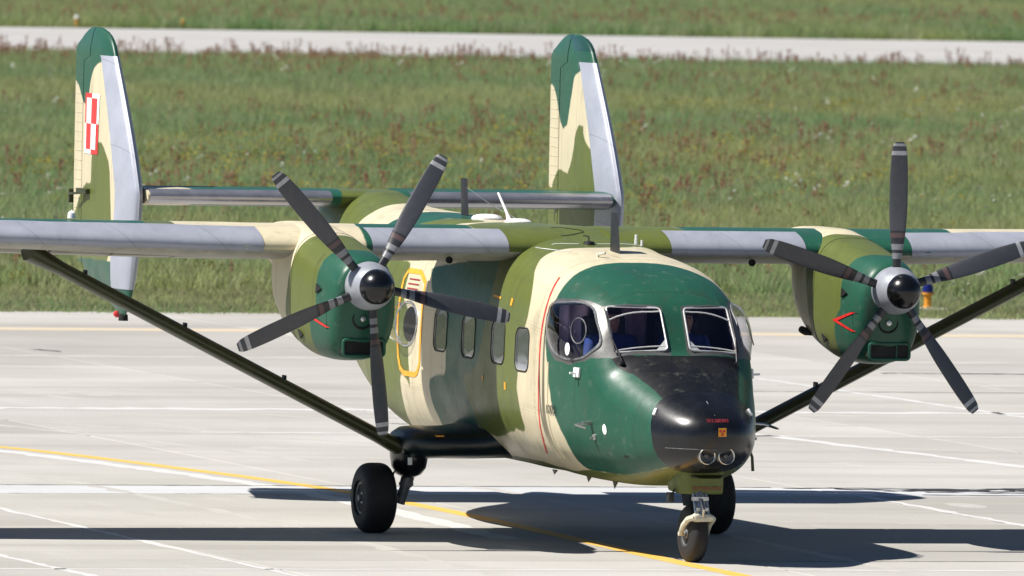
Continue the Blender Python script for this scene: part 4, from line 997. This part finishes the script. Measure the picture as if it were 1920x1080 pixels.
MB().add([L(4.515, -.10, .79), L(4.56, -.02, .785), L(4.56, .16, .785), L(4.515, .22, .79), L(4.51, -.10, .815), L(4.51, .22, .815)], [(0, 1, 2, 3), (4, 5, 2, 1), (4, 1, 0), (5, 3, 2)]).obj('gear_box_scoop', M['strut'], ng, smooth=False)
# faded red stencil along the bottom edge of the gear housing
b = MB(); random.seed(5)
for k in range(13):
    y_ = -.075+k*.023
    for (ay, az, w_, h_) in random.sample([(0, 0, .005, .03), (.010, 0, .005, .03), (.005, .013, .014, .005), (.005, -.012, .014, .005)], 3):
        c = Vector(L(4.492, y_+ay, .69+az)); b.add([c+Vector((0, -w_/2, -h_/2)), c+Vector((0, w_/2, -h_/2)), c+Vector((0, w_/2, h_/2)), c+Vector((0, -w_/2, h_/2))], [(0, 1, 2, 3)])
b.obj('stencil_lettering', M['dim_red'], ng, smooth=False)
b = MB(); b.tube([L(4.40, .0, .70), L(4.52, .0, .47)], .050, 16); b.tube([L(4.51, .0, .49), L(4.56, .0, .39)], .038, 14); b.box(L(4.49, .0, .595), (.05, .15, .035)); b.box(L(4.535, .0, .50), (.05, .12, .03)); b.tube([L(4.47, -.06, .64), L(4.56, -.06, .46)], .014, 8); b.tube([L(4.47, .06, .64), L(4.56, .06, .46)], .014, 8); b.box(L(4.575, .0, .425), (.04, .10, .05)); b.obj('nose_leg', M['alu'], ng)
b = MB()
for y_ in (-.135, .135):
    y_ *= .9; pts = [L(4.56, .0, .425), L(4.56, y_*.75, .425), L(4.52, y_, .41), L(4.40, y_*1.04, .345), L(4.33, y_*1.04, .26)]
    b.tube([Vector(p) for p in pts], [.030, .029, .027, .025, .025], 12)
b.tube([L(4.56, -.08, .425), L(4.56, .08, .425)], .04, 12); b.tube([L(4.31, -.14, .262), L(4.31, .14, .262)], .02, 10)
b.obj('fork', M['gear_cream'], ng)
b = MB(); b.tube([L(4.53, .0, .59), L(4.61, .0, .50), L(4.58, .0, .42)], .016, 8); b.obj('torque_link', M['alu'], ng)
MB().box(L(4.34, -.24, .60), (.08, .05, .09)).tube([L(4.34, -.24, .60), L(4.36, -.2, .68)], .01, 6).obj('taxi_lamp_bracket', M['black_matt'], ng, bevel=.01)
wheel('nose_wheel', 0, 4.31, .268, .168, .115, plane, -1)
# drooping antenna under the port cheek
b = MB(); b.tube([(3.55, .80, 1.02), (3.56, .83, .93), (3.56, .84, .80)], [.012, .014, .016], 8); b.obj('towel_antenna', M['strut'], hull_o)

# ------------------------------------------------------------------ ground: apron slabs, markings, runway, meadow
def concrete_material(name, base, dark, scale=1.0, obj_var=.16):
    b = NB(name); g_ = b.n('ShaderNodeNewGeometry').outputs['Position']; rnd = b.n('ShaderNodeObjectInfo').outputs['Random']
    big = b.noise(g_, .22*scale, 5, .6); mid_ = b.noise(g_, 1.3*scale, 5, .65, stretch=(.35, 1.6, 1)); fine = b.noise(g_, 28*scale, 3, .6)
    wide = b.noise(g_, .5*scale, 4, .6, stretch=(1.3, .10, 1))
    k = b.mix(b.ramp(big, .33, .68), dark, base)
    k = b.mix(b.ramp(wide, .48, .70, 0, .50), k, tuple(x*.74 for x in dark))
    wide2 = b.noise(g_, .8*scale, 4, .6, stretch=(1.6, .07, 1)); k = b.mix(b.ramp(wide2, .52, .72, 0, .40), k, tuple(min(1, x*1.14) for x in base))
    k = b.mix(b.ramp(mid_, .55, .8, 0, .45), k, tuple(min(1, x*1.16) for x in base))
    k = b.mix(b.ramp(fine, .35, .75, 0, .22), k, tuple(x*.62 for x in dark))
    k = b.mix(b.ramp(rnd, 0, 1, obj_var, 0, False), k, tuple(x*.55 for x in dark))
    return b.principled(k, .82, 0, b.bump(fine, .25, .01))
M['concrete'] = concrete_material('apron_concrete', (.500, .485, .452), (.400, .384, .350), 1.0, .42)
M['concrete_new'] = concrete_material('repair_concrete', (.55, .555, .565), (.48, .485, .495), 1.5, .05)
M['runway'] = concrete_material('runway_concrete', (.45, .44, .43), (.40, .39, .38))
M['runway_edge'] = concrete_material('runway_shoulder', (.52, .51, .50), (.47, .46, .45))
M['sealant'] = plain('joint_sealant', (.50, .495, .48), .8, 0, .35, 1.2)
M['tar'] = plain('tar_seal', (.03, .03, .032), .7, 0, .4, 3)
def paint_material(name, colr, wear):
    b = NB(name); g_ = b.n('ShaderNodeNewGeometry').outputs['Position']
    n1 = b.noise(g_, 3.0, 5, .7, stretch=(.5, 1.3, 1)); n2 = b.noise(g_, 22, 3, .6)
    k = b.mix(b.ramp(n1, .5, .78, 0, wear), colr, (.47, .455, .42)); k = b.mix(b.ramp(n2, .55, .7, 0, wear*.7), k, (.40, .385, .35))
    return b.principled(k, .7)
M['line_yellow'] = paint_material('yellow_line_paint', (.76, .43, .07), .5)
M['line_faded'] = paint_material('faded_yellow_paint', (.55, .46, .33), .75)
M['line_white'] = paint_material('old_white_line', (.56, .555, .545), .75)

def sheet(name, x0, x1, y0, y1, z, mat, nx=1, ny=1):
    v = [(x0+(x1-x0)*i/nx, y0+(y1-y0)*j/ny, z) for i in range(nx+1) for j in range(ny+1)]
    f = [(i*(ny+1)+j, (i+1)*(ny+1)+j, (i+1)*(ny+1)+j+1, i*(ny+1)+j+1) for i in range(nx) for j in range(ny)]
    me = pymesh(name, v, f, False); return tag(obj(name, me, mat), kind='structure')

def soil_material():
    b = NB('meadow_soil'); g_ = b.n('ShaderNodeNewGeometry').outputs['Position']
    a = b.noise(g_, .09, 5, .6); c = b.noise(g_, 1.4, 5, .6)
    k = b.mix(b.ramp(a, .35, .65), (.085, .115, .042), (.125, .135, .052)); k = b.mix(b.ramp(c, .45, .75, 0, .5), k, (.12, .10, .05)); f_ = b.noise(g_, 9, 4, .7); k = b.mix(b.ramp(f_, .45, .7, 0, .6), k, (.045, .065, .02))
    return b.principled(k, .95)
M['soil'] = soil_material()
GX = -46.4                                                                   # edge between apron and meadow
ground = sheet('ground', -3200, 900, -2500, 2500, -.06, M['soil'])
apron = sheet('apron', GX, 260, -160, 190, -.007, M['sealant'])
runway = sheet('runway', -207.0, -178.0, -1200, 1300, -.03, M['runway'])
for (x0, x1) in ((-206.9, -205.4), (-184.2, -183.4), (-180.6, -178.1)):
    o = sheet('runway_stripe', x0, x1, -1200, 1300, -.026, M['runway_edge']); o.parent = runway; del o['kind']
# concrete slabs with open joints
random.seed(11)
XJ = [GX, -42.6, -37.4, -32.2, -27.0, -22.2, -17.0, -12.2, -7.55, -6.15, -.95, 4.19, 9.3, 14.4, 19.5, 24.6]
YJ = [-23.75+4.85*k for k in range(15)]
def slab_mesh(dx, dy):
    b = MB(); z0 = -.11
    ch = .005; j = .008
    top = [(-dx/2+j+ch, -dy/2+j+ch, 0), (dx/2-j-ch, -dy/2+j+ch, 0), (dx/2-j-ch, dy/2-j-ch, 0), (-dx/2+j+ch, dy/2-j-ch, 0)]
    m_ = [(-dx/2+j, -dy/2+j, -ch), (dx/2-j, -dy/2+j, -ch), (dx/2-j, dy/2-j, -ch), (-dx/2+j, dy/2-j, -ch)]
    lo_ = [(p[0], p[1], z0) for p in m_]
    b.add(top+m_+lo_, [(0, 1, 2, 3)]+[(i, i+4, (i+1) % 4+4, (i+1) % 4) for i in range(4)]+[(i+4, i+8, (i+1) % 4+8, (i+1) % 4+4) for i in range(4)])
    return b.mesh('slab', smooth=False)
cache = {}
for i in range(len(XJ)-1):
    strip = abs(XJ[i]+7.55) < .01
    for j in range(len(YJ)-1):
        x0, x1, y0, y1 = XJ[i], XJ[i+1], YJ[j], YJ[j+1]
        # keep only what lies in or near the picture
        yc_ = -.334*(x0+x1)/2; 
        if abs((y0+y1)/2-yc_) > 19: continue
        key = (round(x1-x0, 2), round(y1-y0, 2), strip)
        if key not in cache:
            me = slab_mesh(x1-x0, y1-y0); me.materials.append(M['concrete_new' if strip else 'concrete']); cache[key] = me
        o = bpy.data.objects.new('repair_slab' if strip else 'slab', cache[key]); link(o, apron)
        o.location = ((x0+x1)/2, (y0+y1)/2, 0)
def ribbon(name, pts, w, z, mat, parent, jitter=0.0, step=.5):
    P_ = [np.array(p, float) for p in pts]; dense = []
    for a, c in zip(P_[:-1], P_[1:]):
        n_ = max(1, int(np.linalg.norm(c-a)/step)); dense += [a+(c-a)*k/n_ for k in range(n_)]
    dense.append(P_[-1]); D_ = np.array(dense); t = np.gradient(D_, axis=0); t /= np.linalg.norm(t, axis=1)[:, None]; nn = np.stack([-t[:, 1], t[:, 0]], 1)
    L_, R_ = [], []
    for p, q in zip(D_, nn):
        j1, j2 = (random.uniform(-jitter, jitter), random.uniform(-jitter, jitter)) if jitter else (0, 0)
        L_.append((p[0]+q[0]*(w/2+j1), p[1]+q[1]*(w/2+j1), z)); R_.append((p[0]-q[0]*(w/2+j2), p[1]-q[1]*(w/2+j2), z))
    return MB().add(*grid([[a, c] for a, c in zip(L_, R_)])).obj(name, mat, parent, smooth=False)
def cr(pts, n=8):
    P_ = np.array(pts, float); o = []
    for i in range(len(P_)-1):
        a, b_, c, d = P_[max(i-1, 0)], P_[i], P_[i+1], P_[min(i+2, len(P_)-1)]
        for k in range(n):
            t = k/n; o.append(.5*((2*b_)+(-a+c)*t+(2*a-5*b_+4*c-d)*t*t+(-a+3*b_-3*c+d)*t**3))
    o.append(P_[-1]); return o
cl = cr([(30, -.9), (20, -.6), (12, -.35), (6.1, -.20), (4.0, -.14), (0, .05), (-3.1, .17), (-6.5, .14), (-8.85, -.09), (-10.5, -.36), (-12.3, -.66), (-14.4, -1.16), (-18, -2.4), (-23, -4.9), (-29, -9.2), (-35, -15)])
ribbon('taxi_line', cl, .20, .0016, M['line_yellow'], apron, .006)
ribbon('old_taxi_line', [(p[0], p[1]-(.42 if p[0] < -9 else .42+.25*(p[0]+9)/9)) for p in cl if p[0] < 1.5 and p[0] > -20], .26, .0010, M['line_white'], apron, .05)
ribbon('apron_edge_line', [(-41.4, -30), (-41.4, 60)], .75, .0012, M['line_faded'], apron, .03)
# old white markings and sealed joints
for (pts, w) in (([(5.42, -16), (5.5, 14)], .12), ([(-22.3, -10), (-22.3, 24)], .40), ([(-3.8, -4.33), (9, -4.52)], .10), ([(3.0, -6.44), (12, -6.36)], .11), ([(-6.1, 5.46), (6, 5.3)], .12), ([(-18.5, 8.2), (-9, 9.65)], .22), ([(-30, 12.8), (-12, 13.2)], .12), ([(-17.5, 2), (-17.0, 20)], .16)):
    ribbon('worn_white_line', pts, w, .0013, M['line_white'], apron, w*.3, .25)
for (pts, w) in (([(4.19, .4), (4.19, 9)], .028), ([(-31.45, 14.9), (-31.4, 24)], .14), ([(-7.60, -8), (-7.58, 5)], .045), ([(-6.15, -9), (-6.15, -.5)], .02), ([(-27.0, 9), (-26.9, 16)], .05), ([(-25.2, 6.5), (-25.1, 10.5)], .05), ([(-36, 5.6), (-35.4, 5.75)], .1)):
    ribbon('tar_joint', pts, w, .0019, M['tar'], apron, w*.38, .12)
for k, (x, y0, y1, w) in enumerate(((-7.45, 5.1, 8.0, .12), (-7.25, 5.6, 9.4, .16), (-7.05, 6.0, 7.2, .12), (-6.95, 6.6, 10.0, .14), (-6.75, 6.4, 8.2, .10), (-6.55, 7.4, 10.4, .12), (-6.35, 6.2, 8.6, .05), (-7.15, 7.4, 8.0, .24))):
    ribbon('tar_smear', [(x+.06*math.sin(3*t+k), t) for t in np.linspace(y0, y1, 14)], w, .0021+.0002*k, M['tar'], apron, w*.45, .1)
# dark rubber wheel tracks
def track_material():
    b = NB('rubber_track'); g_ = b.n('ShaderNodeNewGeometry').outputs['Position']; n1 = b.noise(g_, 1.2, 5, .7); n2 = b.noise(g_, 14, 3, .6)
    k = b.mix(b.ramp(n1, .3, .7), (.39, .375, .345), (.46, .445, .41)); k = b.mix(b.ramp(n2, .5, .75, 0, .4), k, (.34, .33, .31))
    return b.principled(k, .8)
M['skid'] = track_material()
for (pts, w) in ((cr([(9, -2.6), (-4, -2.2), (-10, -2.6), (-18, -5.0)]), .17), (cr([(8, 1.45), (-5, 1.9), (-14, 1.2), (-22, -.9)]), .16), (cr([(-10, 12), (-12.5, 7), (-16.5, 2.5), (-24, -1.5)]), .15), (cr([(-12, 15), (-15, 9), (-20, 4.5), (-28, 1.5)]), .14), ([(-28.4, 5), (-28.8, 20)], .3), ([(-34.4, 4), (-34.2, 22)], .35), ([(-19.4, 3), (-19.6, 14)], .22), ([(-.4, -8), (-.35, -2.6)], .10), ([(-1.6, 4.2), (-1.5, 8)], .12)):
    ribbon('tyre_track', pts, w, .0004, M['skid'], apron, w*.35, .3)
for (x, y, rx, ry) in ((-3.0, -3.1, .35, .12), (2.2, -1.0, .3, .10), (-12.4, 4.6, .5, .2), (-14.3, 1.8, .4, .25), (-20.4, 7.4, .6, .3), (-25.6, 3.2, .7, .25), (2.4, 1.6, .22, .1), (-33, 11, 1.2, .6), (-4.6, 6.0, .4, .2)):
    ring = []
    for k in range(18):
        a = 2*PI*k/18; q = random.uniform(.7, 1.15); ring.append((x+rx*q*math.cos(a), y+ry*q*math.sin(a), .0007))
    MB().add(ring, [tuple(range(18))]).obj('oil_stain', M['skid'], apron, smooth=False)

# taxiway edge lamp in the grass and runway edge lamps
M['lamp_blue'] = plain('blue_lens', (.01, .015, .12), .15); M['lamp_post'] = plain('orange_post', (.75, .30, .02), .5); M['lamp_clear'] = plain('clear_lens', (.75, .75, .7), .15)
def edge_lamp(name, loc, label, dome, post, k=1.0, slab=True):
    e = empty(name, loc); tag(e, label, 'lamp')
    if slab: MB().lathe([(-.05, .28), (.03, .28), (.04, .25), (.04, 0)], (0, 0, 0), 'z', 20).obj('base_pad', M['runway_edge'], e)
    MB().lathe([(0, .06*k), (.02, .06*k), (.03, .042*k), (.16*k, .045*k), (.165*k, .07*k), (.185*k, .07*k)], (0, 0, .03), 'z', 18).obj('post', post, e)
    MB().lathe([(.185*k, .066*k), (.24*k, .064*k), (.28*k, .045*k), (.295*k, .0)], (0, 0, .03), 'z', 18).obj('dome', dome, e)
    return e
edge_lamp('taxiway_lamp', (-48.7, 21.85, .0), 'small taxiway lamp with dark blue dome on orange post at the meadow edge', M['lamp_blue'], M['lamp_post'], 1.15)
edge_lamp('runway_lamp', (-207.6, 57.5, .0), 'pale domed runway edge lamp with yellow post, left of the first tail fin', M['lamp_clear'], M['lamp_post'], .9, False)
edge_lamp('runway_lamp', (-207.6, 60.3, .0), 'yellow runway edge lamp on the far side, right of the first tail fin', M['line_yellow'], M['lamp_post'], .7, False)

# meadow plants: prototypes live in a collection outside the scene, scattered with geometry nodes
lib = bpy.data.collections.new('meadow_prototypes')
def leaf_material(name, c0, c1, c2, trans=.35):
    b = NB(name); g_ = b.n('ShaderNodeNewGeometry').outputs['Position']; rnd = b.n('ShaderNodeObjectInfo').outputs['Random']
    a = b.noise(g_, .11, 4, .6, stretch=(.55, 1, 1)); k = b.mix(b.ramp(a, .36, .64), c0, c1); k = b.mix(b.ramp(rnd, .55, 1, 0, .75), k, c2)
    a2 = b.noise(g_, .5, 3, .6); k = b.mix(b.ramp(a2, .4, .7, 0, .35), k, tuple(x*.55 for x in c0))
    d = b.n('ShaderNodeBsdfDiffuse'); t = b.n('ShaderNodeBsdfTranslucent'); b.t.links.new(k, d.inputs[0]); b.t.links.new(k, t.inputs[0])
    mx = b.n('ShaderNodeMixShader', {0: trans, 1: d.outputs[0], 2: t.outputs[0]}); b.t.links.new(mx.outputs[0], b.out.inputs[0]); return b.m
M['grass'] = leaf_material('grass_blades', (.245, .375, .160), (.395, .435, .185), (.47, .48, .30), .5)
M['straw'] = leaf_material('dry_grass', (.38, .34, .22), (.34, .31, .18), (.33, .28, .17), .5)
M['sorrel'] = leaf_material('red_sorrel', (.36, .19, .13), (.34, .21, .13), (.38, .26, .17), .5)
M['umbel'] = leaf_material('white_umbels', (.50, .52, .44), (.44, .47, .37), (.55, .54, .48), .2)
M['butter'] = leaf_material('yellow_blooms', (.36, .30, .06), (.32, .28, .07), (.36, .32, .09), .2)
def proto(name, seed, blades, mats):
    random.seed(seed); v, f, mi = [], [], []
    for (kind, n_, rad, h0, h1, w0, lean) in blades:
        for _ in range(n_):
            a, r_ = random.uniform(0, 2*PI), rad*math.sqrt(random.random()); x, y = r_*math.cos(a), r_*math.sin(a); h = random.uniform(h0, h1); w = w0*random.uniform(.7, 1.3)
            d = random.uniform(0, 2*PI); lx, ly = lean*h*math.cos(d)*random.random(), lean*h*math.sin(d)*random.random(); q = random.uniform(0, PI); ux, uy = math.cos(q)*w/2, math.sin(q)*w/2; o = len(v)
            if kind in (0, 1):
                v += [(x-ux, y-uy, -.02), (x+ux, y+uy, -.02), (x+lx*.4+ux*.8, y+ly*.4+uy*.8, h*.55), (x+lx*.4-ux*.8, y+ly*.4-uy*.8, h*.55), (x+lx, y+ly, h)]
                f += [(o, o+1, o+2, o+3), (o+3, o+2, o+4)]; mi += [kind, kind]
            else:                                      # flower heads on a stalk: crossed little plates
                v += [(x-.004, y, 0), (x+.004, y, 0), (x+lx+.003, y+ly, h), (x+lx-.003, y+ly, h)]; f.append((o, o+1, o+2, o+3)); mi.append(0)
                for _k in range(kind):
                    o = len(v); cx, cy, cz = x+lx+random.uniform(-w, w)*.6, y+ly+random.uniform(-w, w)*.6, h-random.random()*w*(.5 if kind < 9 else 4.5); e = w*.45
                    t1, t2 = random.uniform(0, PI), random.uniform(.3, 1.2); a1 = Vector((math.cos(t1), math.sin(t1), 0))*e; a2 = Vector((-math.sin(t1)*math.cos(t2), math.cos(t1)*math.cos(t2), math.sin(t2)))*e; c = Vector((cx, cy, cz))
                    v += [tuple(c-a1-a2), tuple(c+a1-a2), tuple(c+a1+a2), tuple(c-a1+a2)]; f.append((o, o+1, o+2, o+3)); mi.append(2)
    me = pymesh(name, v, f, False)
    for m_ in mats: me.materials.append(m_)
    me.polygons.foreach_set('material_index', mi); o = bpy.data.objects.new(name, me); return o
def kinds(cname, objs):
    c = bpy.data.collections.new(cname); 
    for o in objs: c.objects.link(o)
    return c
C_grass = kinds('grass_tufts', [proto('tuft', k, [(0, 46, .30, .12, .34, .016, .9), (1, 5, .30, .2, .42, .010, .6)], [M['grass'], M['straw'], M['grass']]) for k in range(4)])
C_short = kinds('short_tufts', [proto('short_tuft', 20+k, [(0, 40, .26, .04, .13, .015, 1.0), (1, 14, .26, .05, .15, .012, .9)], [M['grass'], M['straw'], M['grass']]) for k in range(3)])
C_sorrel = kinds('sorrel_stalks', [proto('sorrel_stalk', 40+k, [(0, 6, .1, .1, .25, .016, .8), (11, 3, .12, .30, .52, .028, .25)], [M['sorrel'], M['straw'], M['sorrel']]) for k in range(4)])
C_umbel = kinds('umbel_plants', [proto('umbel_plant', 60+k, [(0, 8, .12, .1, .3, .016, .8), (5, 2, .12, .28, .44, .036, .25)], [M['grass'], M['straw'], M['umbel']]) for k in range(3)])
C_butter = kinds('yellow_plants', [proto('yellow_plant', 80+k, [(0, 8, .14, .1, .25, .016, .8), (4, 8, .2, .2, .36, .024, .3)], [M['grass'], M['straw'], M['butter']]) for k in range(3)])
def scatter(name, pts, scl, coll, label, cat):
    me = bpy.data.meshes.new(name); me.from_pydata([tuple(p) for p in pts], [], []); set_attr(me, 'scl', scl)
    o = obj(name, me, []); tag(o, label, cat, kind='stuff')
    ng_ = bpy.data.node_groups.new(name+'_scatter', 'GeometryNodeTree'); ng_.interface.new_socket('Geometry', in_out='INPUT', socket_type='NodeSocketGeometry'); ng_.interface.new_socket('Geometry', in_out='OUTPUT', socket_type='NodeSocketGeometry')
    N = ng_.nodes; gi, go = N.new('NodeGroupInput'), N.new('NodeGroupOutput'); ci = N.new('GeometryNodeCollectionInfo'); ci.inputs[0].default_value = coll; ci.inputs[1].default_value = True; ci.inputs[2].default_value = True
    ip = N.new('GeometryNodeInstanceOnPoints'); ip.inputs['Pick Instance'].default_value = True
    ri = N.new('FunctionNodeRandomValue'); ri.data_type = 'INT'; ri.inputs[4].default_value = 0; ri.inputs[5].default_value = len(coll.objects)-1
    rr = N.new('FunctionNodeRandomValue'); rr.data_type = 'FLOAT_VECTOR'; rr.inputs[0].default_value = (-.08, -.08, 0); rr.inputs[1].default_value = (.08, .08, 6.283); rr.inputs['Seed'].default_value = 5
    na = N.new('GeometryNodeInputNamedAttribute'); na.data_type = 'FLOAT'; na.inputs[0].default_value = 'scl'; K = ng_.links.new
    K(gi.outputs[0], ip.inputs['Points']); K(ci.outputs[0], ip.inputs['Instance']); K(ri.outputs[2], ip.inputs['Instance Index']); K(rr.outputs[0], ip.inputs['Rotation']); K(na.outputs[0], ip.inputs['Scale']); K(ip.outputs[0], go.inputs[0])
    md = o.modifiers.new('scatter', 'NODES'); md.node_group = ng_; return o
def field(n_, x0, x1, half0, half1, patch=None, thr=0.0):
    """random points in the strip seen behind the apron, a little wider than the view"""
    x = x0+(x1-x0)*rng.random(n_); yc_ = -.334*x; hw = half0+(half1-half0)*(x-x0)/(x1-x0); y = yc_+rng.uniform(-1, 1, n_)*hw
    if patch is not None:
        q = patch(x, y); keep = q+rng.normal(0, .25, n_) > thr; x, y = x[keep], y[keep]
    return np.stack([x, y, np.full(x.shape, -.05)], 1)
def patches(fx, fy, ph):
    return lambda x, y: .5*np.sin(x*fx+1.3*np.sin(y*fy*.7+ph)+ph)+.5*np.sin(y*fy+1.7*np.sin(x*fx*.6)+2*ph)
p = field(82000, GX-.5, -177.2, 24, 34); near = p[:, 0] > -52.5
ed = rng.uniform(0, 1, len(p)) < .55
tall = p[~near]; scatter('meadow_grass', tall, rng.uniform(.75, 1.35, len(tall))*np.where(tall[:, 0] < -170, .8, 1.0), C_grass, 'tall green meadow grass between the apron and the runway', 'grass')
sh = np.concatenate([p[near], field(5900, GX+.25, -52.5, 24, 24.5)]); scatter('verge_grass', sh, rng.uniform(.7, 1.25, len(sh)), C_short, 'short dry grass verge along the apron edge', 'grass')
far = field(25000, -207.4, -268, 37, 42); scatter('far_grass', far, rng.uniform(.8, 1.4, len(far)), C_grass, 'grass strip beyond the runway', 'grass')
sr = np.concatenate([field(9600, -53, -177, 24, 34, patches(.11, .23, .4), .12), field(1150, -168, -177.2, 33, 34), field(4600, -209, -266, 37, 42, patches(.2, .1, 1.0), .1)])
scatter('red_sorrel', sr, rng.uniform(.6, 1.15, len(sr)), C_sorrel, 'reddish sorrel stalks standing in the meadow grass', 'weeds')
um = field(2500, -50, -176, 24, 34, patches(.16, .31, 2.1), .25); scatter('white_umbels', um, rng.uniform(.6, 1.2, len(um)), C_umbel, 'white umbel flowers dotted through the meadow', 'flowers')
bu = np.concatenate([field(10500, -52, -140, 24, 31, patches(.09, .19, 3.3), .35), field(2300, -208, -266, 37, 42, patches(.09, .12, .3), .3)]); scatter('yellow_blooms', bu, rng.uniform(.7, 1.3, len(bu)), C_butter, 'patches of small yellow flowers in the meadow', 'flowers')
